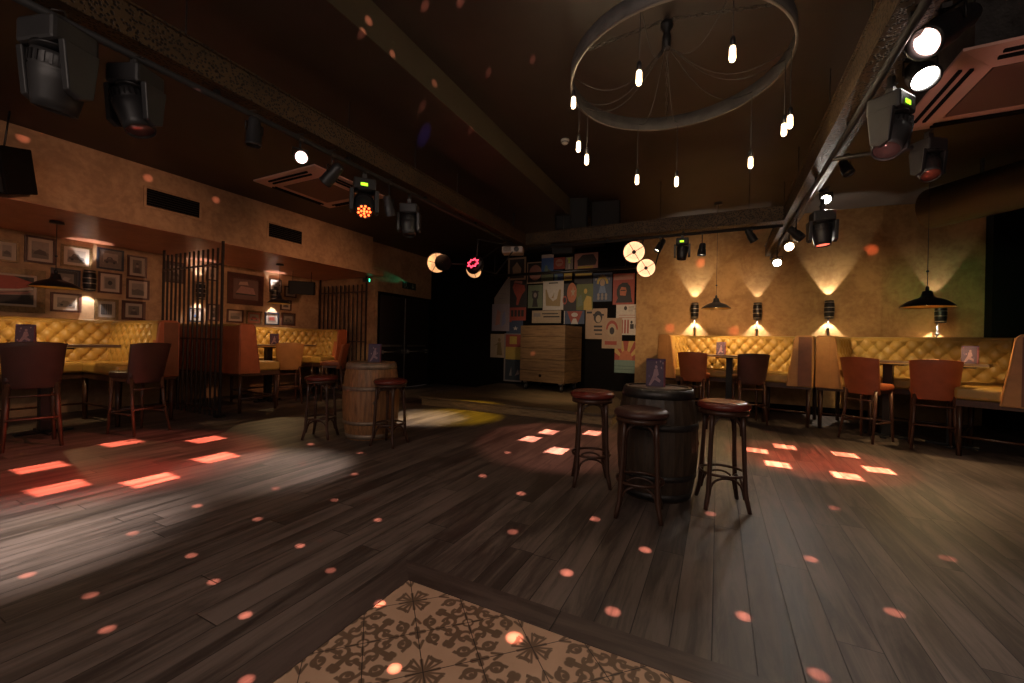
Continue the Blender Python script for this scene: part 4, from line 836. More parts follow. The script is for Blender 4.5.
# ------------------------------------------------------------------ lighting trusses
TX_L, TX_R, TY, TZ = -3.33, 0.90, 7.0, 3.10
def beam(label, a, b_, rods, name='lighting_truss'):
    t = thing(name, label, 'truss', (a[0], a[1], TZ), math.atan2(b_[1] - a[1], b_[0] - a[0]) - PI / 2, 'perforated steel lighting beams')
    L = math.hypot(b_[0] - a[0], b_[1] - a[1])
    bm = B(); addbox(bm, (-0.10, 0, 0), (0.10, L, 0.012)); addbox(bm, (-0.10, 0, 0.012), (-0.088, L, 0.20)); addbox(bm, (0.088, 0, 0.012), (0.10, L, 0.20)); addbox(bm, (-0.12, 0, 0.195), (-0.08, L, 0.207)); addbox(bm, (0.08, 0, 0.195), (0.12, L, 0.207)); obj('beam', bm, M_perf, t)
    bm = B(); tube(bm, [(0, 0, -0.05), (0, L, -0.05)], 0.024, 10); obj('mounting_pipe', bm, mat('matt_black_pipe', (0.012, 0.011, 0.011), 0.7), t)
    for k in range(max(2, int(L / 1.2))):
        y = 0.3 + k * 1.2
        if y < L:
            bm = B(); addbox(bm, (-0.02, y - .015, -0.05), (0.02, y + .015, 0.0)); obj('pipe_bracket', bm, M_blackmet, t)
    for y in rods:
        x, yy = a[0] + (b_[0] - a[0]) / L * y, a[1] + (b_[1] - a[1]) / L * y
        cz = CZL if x < SX else CZR
        bm = B(); tube(bm, [(0, y, 0.0), (0, y, cz - TZ)], 0.006, 6); obj('suspension_rod', bm, M_iron, t)
    return t
beam('perforated steel lighting beam running along the left side under the ceiling', (TX_L, -1.0), (TX_L, TY + 0.1), (1.9, 2.5, 3.9, 4.9, 5.8, 7.0))
beam('perforated steel lighting beam running along the right side under the ceiling', (TX_R, -1.0), (TX_R, 9.55), (2.5, 4.6, 5.8, 7.5, 8.8))
beam('cross beam joining the two long lighting beams in front of the stage', (TX_L + 0.1, TY), (TX_R - 0.1, TY), (0.7, 2.35, 3.6))
# slim black pipe in front of the posters
pz = aty(560, 272.5, 8.9).z
t = thing('curtain_pipe', 'straight black pipe crossing in front of the upper posters', 'pipe', (-3.4, 8.9, pz))
bm = B(); tube(bm, [(-1.85, 0, 0), (1.8, 0, 0.02)], 0.035, 10); obj('pipe', bm, M_blackmet, t)
for x in (-1.6, 1.6):
    bm = B(); tube(bm, [(x, 0, 0), (x, 0, CZL - pz if x < 0 else CZR - pz)], 0.008, 6); obj('hanger', bm, M_iron, t)

# ------------------------------------------------------------------ stage lights
def clamp(bm, z0, z1):
    addbox(bm, (-0.022, -0.02, z0), (0.022, 0.02, z1)); tube(bm, [(-0.035, 0, z1), (0, 0.032, z1 + 0.02), (0.035, 0, z1 + 0.03), (0, -0.032, z1 + 0.02)], 0.006, 5, closed=True)
HZ = TZ - 0.075                          # underside of the mounting pipe
GF = 'stage lights hung from the beams'
def head_matrix(c, aim):                 # local +Z points at the target
    return Vector(aim - c).to_track_quat('Z', 'Y').to_matrix().to_4x4()
def par_can(label, x, y, X=None, Y=None, aim=(0, 4, 0), r=0.06, L=0.20, lens=None, light=None, col=WHITE, deg=40, name='par_can'):
    """pixel x,y fixed to the plane of its beam"""
    p = atx(x, y, X) if X is not None else aty(x, y, Y)
    top = Vector((p.x, p.y, max(HZ + 0.02, p.z + r + 0.05)))
    t = thing(name, label, 'stage light', top, 0, GF)
    c = p - top; Rm = head_matrix(p, Vector(aim)); M = Matrix.Translation(c) @ Rm
    bm = B(); lathe(bm, [(0.001, -L * .6), (r * .62, -L * .6), (r * .8, -L * .45), (r * .85, -L * .1), (r, -L * .02), (r, L * .42), (r * 1.06, L * .44), (r * 1.06, L * .5), (r * .92, L * .5), (r * .90, L * .34)], 24, M=M, cap=False); body = obj('housing', bm, M_blackplas, t)
    bm = B(); lathe(bm, [(0.001, L * .36), (r * .9, L * .36), (r * .9, L * .35), (0.001, L * .35)], 24, M=M, cap=False); obj('lens', bm, lens or M_steel, body)
    bm = B(); s = Rm.to_3x3() @ Vector((1, 0, 0)); s.z = 0; s.normalize()
    a, b_ = c + s * r * 1.12, c - s * r * 1.12; u = Vector((0, 0, c.z + r * 1.2)); k = min(-0.015, c.z + r * 1.25)
    tube(bm, [a, Vector((a.x, a.y, k)), Vector((b_.x, b_.y, k)), b_], 0.008, 6); tube(bm, [Vector((c.x, c.y, k)), (0, 0, -0.005)], 0.009, 6); obj('yoke', bm, M_blackmet, t)
    bm = B(); clamp(bm, -0.02, 0.01)
    bx = min((TX_L, TX_R), key=lambda q: abs(q - p.x))
    if X is not None and abs(bx - p.x) > 0.05: tube(bm, [(0, 0, 0), (bx - p.x, 0, 0)], 0.018, 8)
    obj('clamp', bm, M_iron, t)
    if light:
        d = (Vector(aim) - p).normalized(); spot('stage_spot', p + d * (L * .52), aim, light, col, deg, 0.6, 0.04)
    return t
def moving_head(label, x, y, X=None, Y=None, aim=(0, 4, 0), s=1.0, lens=None, display=False, leds=False, body_m=None, yaw=0.0, cz=None, side=False):
    p = atx(x, y, X) if X is not None else aty(x, y, Y)
    arm = 0.23 * s; c = Vector((0, 0, -0.06 - 0.13 * s - arm * 0.75))
    top = Vector((p.x, p.y, p.z - c.z)); gap = (cz or HZ) - top.z
    t = thing('moving_head', label, 'stage light', top, yaw, GF); body_m = body_m or M_blackplas
    bm = B(); addbox(bm, (-0.13 * s, -0.11 * s, -0.06 - 0.13 * s), (0.13 * s, 0.11 * s, -0.05)); base = obj('base', bm, body_m, t, bevel=0.02 * s)
    if display:
        bm = B(); addbox(bm, (-0.05 * s, -0.113 * s, -0.115 * s - .04), (0.03 * s, -0.1125 * s, -0.08 * s - .04)); obj('display', bm, G_green, base)
    for sx in (-1, 1):
        bm = B(); prism(bm, [(-0.085 * s, 0), (0.085 * s, 0), (0.06 * s, -arm * 1.12), (0.0, -arm * 1.25), (-0.06 * s, -arm * 1.12)], 0, 0.045 * s, M=Matrix.Translation((sx * 0.145 * s - 0.0225 * s, 0, -0.06 - 0.12 * s)) @ Matrix(((0, 0, 1, 0), (1, 0, 0, 0), (0, 1, 0, 0), (0, 0, 0, 1))))
        obj('yoke_arm', bm, body_m, t, bevel=0.008 * s)
    bm = B(); lathe(bm, [(0.001, 0), (0.11 * s, 0), (0.11 * s, -0.02 * s), (0.001, -0.02 * s)], 20, M=Matrix.Translation((0, 0, -0.06 - 0.12 * s)), cap=False); obj('pan_ring', bm, M_blackmet, t)
    Rw = head_matrix(top + c, Vector(aim)); Rl = Matrix.Rotation(-yaw, 4, 'Z') @ Rw
    M = Matrix.Translation(c) @ Rl; r = 0.115 * s
    bm = B(); lathe(bm, [(0.001, -0.15 * s), (r * .55, -0.15 * s), (r * .62, -0.142 * s), (r * .98, -0.142 * s), (r * 1.02, -0.12 * s), (r * 1.03, -0.07 * s), (r * .99, -0.06 * s), (r * 1.03, -0.05 * s), (r * .98, 0.0), (r * .86, 0.10 * s), (r * .80, 0.15 * s), (r * .74, 0.15 * s), (r * .72, 0.13 * s)], 28, M=M, cap=False); head = obj('head', bm, body_m, t)
    bm = B()
    for k in range(24):
        a = 2 * PI * k / 24; addbox(bm, (r * .98, -0.006 * s, -0.125 * s), (r * 1.06, 0.006 * s, -0.07 * s), M=M @ Matrix.Rotation(a, 4, 'Z'))
    obj('cooling_fins', bm, M_blackmet, head)
    bm = B(); lathe(bm, [(0.001, 0.132 * s), (r * .72, 0.132 * s), (r * .72, 0.128 * s), (0.001, 0.128 * s)], 24, M=M, cap=False); obj('lens', bm, lens or mat('dull_lens', (0.12, 0.07, 0.07), 0.1, 0.3), head)
    if leds:
        bm = B(); pts = [(0, 0)] + [(0.032 * math.cos(k * PI / 2), 0.032 * math.sin(k * PI / 2)) for k in range(4)] + [(0.068 * math.cos(k * PI / 4.5), 0.068 * math.sin(k * PI / 4.5)) for k in range(9)]
        for (u, v) in pts: lathe(bm, [(0.0135 * s, 0.134 * s), (0.0135 * s, 0.142 * s), (0.001, 0.145 * s)], 10, M=M @ Matrix.Translation((u * s, v * s, 0)), cap=False)
        obj('led_cluster', bm, G_led, head)
    bm = B(); clamp(bm, -0.055, 0.01)
    if gap > 0: tube(bm, [(0, 0, -0.05), (0, 0, gap + 0.004)], 0.022, 8)
    if side: v_ = Matrix.Rotation(-yaw, 3, 'Z') @ Vector((TX_R - p.x, 0, 0)); tube(bm, [(0, 0, gap), (v_.x, v_.y, gap)], 0.022, 8)
    obj('clamp', bm, M_iron, t)
    return t, top + c
# left beam (pixel positions give the place along the beam)
moving_head('big grey moving head light in the top left corner of the ceiling', 58, 84, X=TX_L, aim=(-4.0, 0.9, 0), s=1.0, body_m=M_greyplas, yaw=0.3)
moving_head('black moving head with a pinkish lens, second from the left on the left beam', 135, 113, X=TX_L, aim=(-2.4, 1.6, 0), s=0.85, yaw=0.4, lens=mat('pink_glass_lens', (0.4, 0.2, 0.19), 0.15, 0.5))
par_can('small black spot can on the left beam between moving head and lit spot', 254, 133, X=TX_L, aim=(-3.5, 2.0, 0), r=0.055, L=0.2)
par_can('glowing pink-white spot on the left beam before the ceiling cassette', 300, 157, X=TX_L, aim=(0.5, 0.5, 1.2), r=0.055, L=0.17, lens=G_pink, light=30, col=(1, .75, .6), deg=55)
par_can('black spot can tilted left on the left beam beside the ceiling cassette', 332, 175, X=TX_L, aim=(-6.5, 2.0, 0), r=0.06, L=0.21)
RH, RHp = moving_head('moving head with a cluster of orange red LEDs and a green display', 364, 206, X=TX_L, aim=(-1.5, 1.5, 0.4), s=0.85, display=True, leds=True, yaw=0.9)
par_can('small black can with a pale lit rim just right of the red LED head', 389, 207, X=TX_L, aim=(-3.4, 4.6, 0), r=0.055, L=0.2, lens=G_warm)
moving_head('dark moving head on the left beam between red LED head and reflector lamps', 409, 226, X=TX_L, aim=(-3.0, 3.5, 0), s=0.8, yaw=0.5)
# cross beam and right beam
def at_beam_y(lst): pass
par_can('small lit spot can on the cross beam right of the reflector lamps', 660, 246, Y=TY, aim=(-2.4, 6.0, 0), r=0.055, L=0.2, lens=G_warm)
moving_head('moving head pointing straight down with a green display on the cross beam', 682, 253, Y=TY, aim=(-0.75, 7.0, 0), s=0.72, display=True, yaw=0.1)
par_can('small lit spot can pointing down, right of the green display head', 702, 250, Y=TY, aim=(-0.45, 6.9, 0), r=0.06, L=0.17, lens=G_warm)
par_can('black spot can tilted right on the cross beam near the right beam', 751, 236, Y=TY, aim=(2.0, 7.2, 0), r=0.055, L=0.19)
par_can('small bright spot at the far end of the right beam, lower one', 777, 262, X=TX_R, aim=(0.6, 3.0, 0.6), r=0.07, L=0.18, lens=G_white, light=18, deg=50)
par_can('small bright spot near the far end of the right beam, upper one', 789, 246, X=TX_R, aim=(0.4, 2.5, 0.9), r=0.06, L=0.18, lens=G_white, light=18, deg=50)
par_can('unlit black spot can just left of the red-lensed moving head', 796, 234, X=TX_R, aim=(3.5, 6.0, 0), r=0.06, L=0.2)
RH2, RHp2 = moving_head('black moving head with a thin red lens pointing down at the gold wall', 822, 235, X=TX_R + 0.15, aim=(1.25, 5.6, 0), s=0.85, lens=G_redlens, yaw=0.1)
par_can('dazzling white spot on the right beam above the red-lensed moving head', 826, 199, X=TX_R + 0.22, aim=(0.3, 1.5, 1.2), r=0.055, L=0.15, lens=G_white, light=14, deg=60)
par_can('small black spot can on the face of the right beam, unlit', 846, 168, X=TX_R + 0.22, aim=(2.0, 4.0, 0), r=0.05, L=0.16)
moving_head('black moving head with an orange tinted lens below the right cassette', 928, 168, X=1.55, side=True, aim=(1.5, 2.6, 0), s=0.72, lens=mat('orange_glass_lens', (0.45, 0.12, 0.08), 0.15, 0.4), yaw=0.6)
moving_head('big grey sided moving head with a green indicator on the right beam', 890, 138, X=TX_R + 0.05, aim=(0.1, 2.0, 0), s=0.8, display=True, yaw=0.9, body_m=M_greyplas)
par_can('wide lit white spot below the big can in the top right corner', 920, 74, X=TX_R + 0.22, aim=(1.3, 1.6, 1.0), r=0.075, L=0.20, lens=G_white, light=12, deg=60)
par_can('large black can with glowing pink-white lens in the top right corner', 945, 30, X=TX_R + 0.22, aim=(-1.2, 1.6, 1.2), r=0.085, L=0.34, lens=G_pink, light=14, col=(1, .7, .6), deg=60)

# reflector lamps with wire guards
def reflector(label, x, y, depth, r, facing, hang, m=M_reflector, wires=4, cap=None):
    c = along(x, y, depth); t = thing('reflector_lamp', label, 'stage light', (c.x, c.y, c.z), 0, 'round reflector lamps with wire guards')
    M = head_matrix(c, Vector(facing))
    bm = B(); lathe(bm, [(r * .25, -r * .7), (r * .5, -r * .68), (r * .95, -r * .25), (r * 1.04, 0), (r * 1.04, 0.02), (r * .96, 0.02)], 28, M=M, cap=False); lathe(bm, [(0.001, -r * .7), (r * .25, -r * .7)], 28, M=M, cap=False); body = obj('housing', bm, M_blackmet, t)
    bm = B(); lathe(bm, [(0.001, -r * .45), (r * .4, -r * .4), (r * .75, -r * .22), (r * .96, 0.012)], 28, M=M, cap=False); obj('reflector', bm, m, body)
    bm = B(); bmesh.ops.create_uvsphere(bm, u_segments=14, v_segments=10, radius=r * 0.20, matrix=M @ Matrix.Translation((0, 0, 0.0))); obj('bulb_cap', bm, M_blackmet, body)
    for k in range(wires):
        a = 2 * PI * (k + 0.35) / wires; bm = B(); tube(bm, [M @ Vector((math.cos(a) * r * .98, math.sin(a) * r * .98, 0.02)), M @ Vector((math.cos(a) * r * .2, math.sin(a) * r * .2, 0.03))], r * 0.03, 5); obj('guard_wire', bm, M_blackmet, body)
    if cap:  # black disc added to darken part of the reflector, no real flap
        vr = M.to_3x3().inverted() @ Vector((cap[0] * vR0.x, cap[0] * vR0.y, cap[1])); bm = B()
        lathe(bm, [(0.001, 0.05), (r * .80, 0.05), (r * .84, 0.035), (0.001, 0.035)], 22, M=M @ Matrix.Translation((vr.x * r, vr.y * r, 0)), cap=False); obj('added_dark_disc', bm, M_black, body)
    bm = B(); h = Vector(hang) - c; tube(bm, [M @ Vector((0, 0, -r * .7)), Vector((h.x, h.y, min(h.z, 0) * .5 + .0)) * 0.5 + Vector((0, 0, r * .4)), h], 0.012, 6); obj('hanger', bm, M_blackmet, t)
    return t
c = along(634, 252, 6.05)
reflector('upper right round lamp with glowing copper reflector beside the posters', 634, 252, 6.0, 0.155, EYE + Vector((0.6, 0, .3)), (c.x, TY, HZ))
c = along(646, 268, 6.1)
reflector('lower right round lamp with glowing copper reflector beside the posters', 646, 268, 6.1, 0.135, EYE + Vector((0.4, 0, 0)), (c.x + 0.15, TY, HZ))
reflector('half dark round reflector lamp left of the red neon, under the left beam', 437, 263, 6.3, 0.15, (-0.6, 0.4, 1.2), (TX_L, 6.3, HZ), M_reflector_dim, 5, (0.62, 0.05))
reflector('round reflector lamp below the red neon star, under the left beam', 474, 270, 6.3, 0.125, (-2.6, 0.8, 0.2), (TX_L, 6.7, HZ), M_reflector_dim, 3, (0.0, 0.42))
c = along(473, 263, 6.2); t = thing('neon_light', 'small glowing red neon loop above the left reflector lamp', 'light', c, 0)
bm = B(); pts = []
for k in range(16):
    a = 2 * PI * k / 16; rr = 0.085 if k % 2 else 0.055; pts.append(Vector((math.cos(a) * rr, 0.02 * math.cos(a), math.sin(a) * rr * 0.75 + 0.3 * math.cos(a) * rr)))
tube(bm, pts, 0.012, 6, closed=True); obj('neon_tube', bm, G_redneon, t)
bm = B(); lathe(bm, [(0.001, 0.04), (0.10, 0.04), (0.12, 0.02), (0.12, -0.05), (0.001, -0.06)], 18, M=Matrix.Translation((0, 0.08, 0)) @ Matrix.Rotation(PI / 2, 4, 'X'), cap=False); obj('housing', bm, M_blackmet, t)
h = Vector((TX_L, 6.6, HZ)) - c; bm = B(); tube(bm, [(0, 0.1, 0.05), (h.x * .3, 0.12, h.z * .7), h], 0.012, 6); obj('hanger', bm, M_blackmet, t)
point('neon_glow_light', c + Vector((0, -0.1, 0)), 0.6, RED, 0.03)

# black loudspeaker cluster over the stage
def speaker(label, c, sx, sy_, sz_, rz, tilt=0.0, cz=CZL, name='loudspeaker'):
    t = thing(name, label, 'loudspeaker', c, rz, 'black loudspeakers hung from the ceiling')
    M = Matrix.Rotation(tilt, 4, 'X'); bm = B(); addbox(bm, (-sx, -sy_, -sz_), (sx, sy_, sz_), M=M); obj('cabinet', bm, M_black, t, bevel=0.01)
    bm = B(); addbox(bm, (-sx * .9, -sy_ - 0.012, -sz_ * .92), (sx * .9, -sy_, sz_ * .92), M=M); obj('front_grille', bm, mat('speaker_grille', (0.008, 0.008, 0.009), 0.8), t)
    for s in (-1, 1):
        bm = B(); tube(bm, [M @ Vector((s * sx * .7, 0, sz_)), (s * sx * .7, 0, cz - c[2])], 0.008, 6); obj('suspension_wire', bm, M_iron, t)
    return t
c = along(572, 212, 7.8); speaker('large black loudspeaker hanging high above the stage, left one', (c.x, c.y, c.z), 0.30, 0.25, 0.36, 0.3, 0.15)
c = along(606, 214, 7.9); speaker('large black loudspeaker hanging high above the stage, right one', (c.x, c.y, c.z), 0.27, 0.25, 0.34, 0.2, 0.15)
c = along(563, 247, 7.6); speaker('small black box speaker hung directly over the posters', (c.x, c.y, c.z), 0.2, 0.14, 0.13, 0.2, 0.2)
c = along(-20, 166, 4.3); speaker('black loudspeaker cut by the left edge of the picture below the ceiling', (c.x, c.y, c.z), 0.30, 0.26, 0.24, 0.9, 0.3)
q = atx(302, 288, -8.55); speaker('black box loudspeaker under the recess ceiling beside the rear left pendant', (q.x, q.y, q.z), 0.27, 0.13, 0.15, math.radians(50), 0.1, 2.8)
# projector
c = along(513, 251, 7.5); t = thing('projector', 'small white projector hung above the top left posters', 'projector', c, 0.35)
bm = B(); addbox(bm, (-0.19, -0.14, -0.06), (0.19, 0.14, 0.06)); body = obj('housing', bm, mat('projector_white', (0.5, 0.42, 0.38), 0.45), t, bevel=0.02)
bm = B(); lathe(bm, [(0.001, 0), (0.045, 0), (0.045, 0.03), (0.03, 0.035), (0.001, 0.03)], 18, M=Matrix.Translation((0.08, -0.14, 0)) @ Matrix.Rotation(PI / 2, 4, 'X'), cap=False); obj('lens', bm, M_blackplas, body)
bm = B()
for k in range(5): addbox(bm, (-0.16, -0.1425, -0.035 + 0.016 * k), (-0.02, -0.14, -0.029 + 0.016 * k))
obj('vent', bm, M_black, body)
bm = B(); tube(bm, [(0, 0, 0.06), (0, 0, CZL - c.z)], 0.015, 8); obj('ceiling_pole', bm, M_iron, t)

# ------------------------------------------------------------------ ceiling cassettes, duct, vents, signs
def cassette(label, c, s, rz=0.0, cz=CZL, drop=0.0):
    t = thing('air_conditioner', label, 'air conditioner', (c[0], c[1], cz - drop), rz, 'square ceiling air conditioners')
    if drop:
        bm = B(); addbox(bm, (-s * .85, -s * .85, 0), (s * .85, s * .85, drop)); obj('body', bm, M_iron, t)
    bm = B()
    o1, o2 = s, s * 0.60
    for k in range(4):
        R = Matrix.Rotation(k * PI / 2, 4, 'Z'); pts = [(-o1, -o1), (o1, -o1), (o2, -o2), (-o2, -o2)]
        zz = [-0.02, -0.02, -0.05, -0.05]; lo = [bm.verts.new(R @ Vector((*p, z))) for p, z in zip(pts, zz)]; hi = [bm.verts.new(R @ Vector((*p, 0.0))) for p in pts]
        bm.faces.new(lo); bm.faces.new(hi[::-1])
        for i in range(4): bm.faces.new((lo[i], hi[i], hi[(i + 1) % 4], lo[(i + 1) % 4]))
    obj('panel', bm, M_acwhite, t)
    bm = B(); addbox(bm, (-o2 * .96, -o2 * .96, -0.049), (o2 * .96, o2 * .96, -0.02)); obj('intake_grille', bm, M_acgrille, t)
    for k in range(4):
        bm = B(); R = Matrix.Rotation(k * PI / 2, 4, 'Z')
        for yy in (-0.90, -0.80): addbox(bm, (-o2 * 1.05, s * yy, -0.055 if yy > -.85 else -0.046), (o2 * 1.05, s * (yy + 0.035), -0.015), M=R)
        obj('air_slot', bm, M_black, t)
    return t
cassette('square ceiling air conditioner panel behind the left beam', (-5.62, 4.42, 0), 0.68)
cassette('square ceiling air conditioner panel at the right edge above the stage lights', (2.10, 4.55, 0), 0.62, cz=CZR, drop=0.55)
# duct
t = thing('ventilation_duct', 'fat dark round ventilation duct under the ceiling at the right', 'duct', (3.2, 8.0, 3.45))
bm = B(); tube(bm, [(-0.35, 0.4, 0), (0.6, -0.9, 0.0), (1.9, -2.6, 0)], 0.30, 28); obj('pipe', bm, M_duct, t)
bm = B(); tube(bm, [(0.9, -1.3, -0.0), (0.93, -1.34, 0)], 0.31, 28); obj('joint_ring', bm, M_iron, t)
for q in ((0.0, -0.08), (1.3, -1.8)):
    bm = B(); addbox(bm, (q[0] - .015, q[1] - .015, 0.28), (q[0] + .015, q[1] + .015, CZR - 3.45)); obj('hanger_strap', bm, M_iron, t)
# bulkhead vents
def vent(label, y0, y1, z0, z1):
    t = thing('wall_vent', label, 'vent', (-7.2, (y0 + y1) / 2, z0), 0, 'dark vents in the bulkhead'); w2, h = (y1 - y0) / 2, z1 - z0; b_ = 0.03
    bm = B()
    for lo, hi in (((0, -w2, 0), (0.015, w2, b_)), ((0, -w2, h - b_), (0.015, w2, h)), ((0, -w2, b_), (0.015, -w2 + b_, h - b_)), ((0, w2 - b_, b_), (0.015, w2, h - b_))): addbox(bm, lo, hi)
    obj('frame', bm, M_wallB, t)
    bm = B(); addbox(bm, (0, -w2 + b_, b_), (0.002, w2 - b_, h - b_)); obj('backing', bm, M_black, t)
    bm = B(); n = 7
    for k in range(n): zc = b_ + (h - 2 * b_) * (k + .5) / n; addbox(bm, (0.003, -w2 + b_, zc - .008), (0.012, w2 - b_, zc - .004))
    obj('louvres', bm, M_blackmet, t)
vent('dark rectangular vent in the bulkhead, the left one nearer the camera', 2.78, 3.50, 3.07, 3.37)
vent('dark rectangular vent in the bulkhead, the right one below the ceiling cassette', 4.53, 5.24, 3.05, 3.35)
# exit sign and green emergency lamp
e = atx(409, 286, -7.5); t = thing('exit_sign', 'small black exit sign with pictogram over the double doors', 'sign', (-7.5, e.y, e.z))
bm = B(); addbox(bm, (0, -0.26, -0.09), (0.02, 0.26, 0.09)); obj('panel', bm, mat('sign_green_black', (0.012, 0.03, 0.02), 0.4), t)
cols = [mat('sign_pale', (0.30, 0.33, 0.26), 0.5)]; bm = B()
def sp(pts):
    lo = [bm.verts.new((0.0215, p[0], p[1])) for p in pts]; bm.faces.new(lo)
sp([(-0.14 + 0.02 * math.cos(k * PI / 4), 0.05 + 0.018 * math.sin(k * PI / 4)) for k in range(8)])      # running figure
sp([(-0.17, 0.02), (-0.12, 0.03), (-0.11, -0.02), (-0.15, -0.02)]); sp([(-0.12, -0.02), (-0.11, -0.02), (-0.08, -0.06), (-0.095, -0.07)]); sp([(-0.15, -0.02), (-0.13, -0.02), (-0.17, -0.07), (-0.19, -0.06)])
sp([(-0.22, -0.075), (-0.205, -0.075), (-0.205, 0.075), (-0.22, 0.075)])
sp([(0.115, 0.06), (0.145, 0.06), (0.145, -0.01), (0.115, -0.01)]); sp([(0.07, -0.005), (0.19, -0.005), (0.13, -0.07)])  # arrow down
obj('pictogram', bm, cols, t, recalc=False)
e2 = aty(371, 274, 7.38); t = thing('emergency_lamp', 'small dark lamp box with a green light above the slat screen corner', 'lamp', (-7.58, 7.22, 2.70))
bm = B(); addbox(bm, (-0.05, -0.08, -0.05), (0.05, 0.08, 0.05)); addbox(bm, (-0.02, -0.02, 0.05), (0.02, 0.02, 0.096)); obj('housing', bm, M_blackplas, t, bevel=0.006)
bm = B(); addbox(bm, (0.051, 0.03, -0.035), (0.056, 0.055, 0.035)); obj('indicator', bm, G_greenled, t)
# green beam grazing the wall above the doors
gt = atx(392, 279, -7.5)
g1 = spot('green_graze_light', (-7.36, 9.1, gt.z - 0.02), (-7.5, 7.75, gt.z + 0.03), 9, (0.05, 1.0, 0.42), 13, 0.5, 0.01)
# smoke detector
q = atz(565, 140, CZR); t = thing('smoke_detector', 'small white smoke detector on the ceiling left of the hoop', 'smoke detector', (q.x, q.y, CZR))
bm = B(); lathe(bm, [(0.001, -0.055), (0.03, -0.055), (0.04, -0.045), (0.055, -0.02), (0.055, 0), (0.001, 0)], 20, cap=False); obj('housing', bm, M_paperwhite, t)
bm = B(); lathe(bm, [(0.045, -0.040), (0.05, -0.03)], 20, cap=False); obj('ring', bm, M_blackplas, t)

# ------------------------------------------------------------------ coloured light patterns (real projected light)
BALL = Vector((-0.3, 1.2, 3.35))
def dot(target, dia, power, col=PINK, src=BALL):
    t_ = Vector(target); d = (t_ - src).length
    deg = math.degrees(2 * math.atan(dia / 2 / d)); o = spot('mirror_ball_beam', src, t_, power, col, deg, 1.0, 0.0)
    return o
L4 = [(505, 220), (340, 290), (659, 254), (706, 175), (775, 112), (908, 139), (856, 205), (967, 256), (490, 347), (768, 322), (846, 385), (547, 414), (70, 397), (231, 449), (275, 536), (628, 500), (630, 668), (795, 62), (922, 84), (972, 470), (1010, 635)]
L5 = [(52, 99), (5, 143), (77, 176), (62, 248), (216, 224), (163, 325), (311, 282), (250, 398), (434, 214), (496, 407), (622, 299), (667, 203), (780, 400), (880, 298), (637, 517), (65, 447)]
floor_px = [(a / 2.56, 420 + b_ / 2.56) for a, b_ in L4] + [(480 + a / 1.882, 400 + b_ / 1.882) for a, b_ in L5]
for i, (x, y) in enumerate(floor_px):
    p = atz(x, y, 0); d = (p - BALL).length
    dot(p, (0.66 if i < len(L4) else 0.92) * (0.062 + 0.011 * d), 1050 * (d / 3.4) ** 1.8)
CEIL_PX = [(255, 30, 0), (195, 100, 0), (297, 157, 0), (440, 225, 0), (388, 18, 1), (498, 5, 1), (585, 225, 1), (722, 185, 1), (380, 330, 0), (530, 403, 0)]
for a, b_, hi in CEIL_PX:
    p = atz(300 + a / 3.104, b_ / 3.104, CZR if hi else CZL); dot(p, 0.075, 480, src=BALL - Vector((0, 0, .5)))
p = atz(300 + 385 / 3.104, 420 / 3.104, CZL); dot(p, 0.16, 700, (0.2, 0.16, 1.0), src=BALL - Vector((0, 0, .5)))
for (x, y, Y) in [(701, 263, 9.8), (670, 328, 9.8), (734, 331, 9.8), (871, 250, 9.8)]:
    dot(aty(x, y, Y), 0.26, 1500, (1, .22, .12), src=Vector((-0.2, 1.5, 2.6)))
dot(aty(533, 353, 8.75), 0.14, 900, src=Vector((-0.2, 1.5, 2.6)))
for (x, y) in [(23, 138), (148, 178), (216, 200)]: dot(atx(x, y, -7.2), 0.14, 700, src=Vector((-0.2, 1.5, 2.6)))

def gobo(name, src, patches, power, wash, col, size=(0.16, 0.11)):
    """one projector whose slide lets through a set of soft rectangles plus a weak wash"""
    src = Vector(src); ctr = sum((Vector(p) for p in patches), Vector()) / len(patches)
    dist = max((Vector(p) - src).normalized().angle((ctr - src).normalized()) for p in patches)
    o = spot(name, src, ctr, power, col, math.degrees(2 * dist) + 16, 0.3, 0.0)
    m = o.matrix_world; inv = m.inverted()
    l = o.data; l.use_nodes = True; nt = l.node_tree; g = NB(nt); em = nt.nodes['Emission']
    tc = g.n('ShaderNodeTexCoord'); s3 = g.n('ShaderNodeSeparateXYZ'); nt.links.new(tc.outputs['Normal'], s3.inputs[0])
    z = g.m('ABSOLUTE', s3.outputs[2]); u = g.m('DIVIDE', s3.outputs[0], z); v = g.m('DIVIDE', s3.outputs[1], z)
    tot = None
    for p in patches:
        p = Vector(p); c = inv @ p; cu, cv = c.x / -c.z, c.y / -c.z
        ex = inv @ (p + Vector((0, size[0], 0))); ey = inv @ (p + Vector((size[1], 0, 0)))
        a = Vector((ex.x / -ex.z - cu, ex.y / -ex.z - cv)); b_ = Vector((ey.x / -ey.z - cu, ey.y / -ey.z - cv)); det = a.x * b_.y - a.y * b_.x
        du = g.m('SUBTRACT', u, cu); dv = g.m('SUBTRACT', v, cv)
        s_ = g.m('ABSOLUTE', g.m('ADD', g.m('MULTIPLY', du, b_.y / det), g.m('MULTIPLY', dv, -b_.x / det)))
        t_ = g.m('ABSOLUTE', g.m('ADD', g.m('MULTIPLY', du, -a.y / det), g.m('MULTIPLY', dv, a.x / det)))
        k = g.m('SUBTRACT', 1.0, g.smooth(g.m('MAXIMUM', s_, t_), 0.72, 1.05))
        tot = k if tot is None else g.m('MAXIMUM', tot, k)
    g.set(em.inputs['Strength'], g.m('ADD', wash, tot)); return o
LP = [atz(x, y) for x, y in [(41, 467.5), (59, 487.5), (123, 443), (152, 480), (207, 439.5), (217, 457.5)]]
gobo('red_pattern_light', RHp + Vector((-0.15, -0.15, -0.22)), LP, 3400, 0.035, (1.0, 0.19, 0.12), (0.175, 0.155))
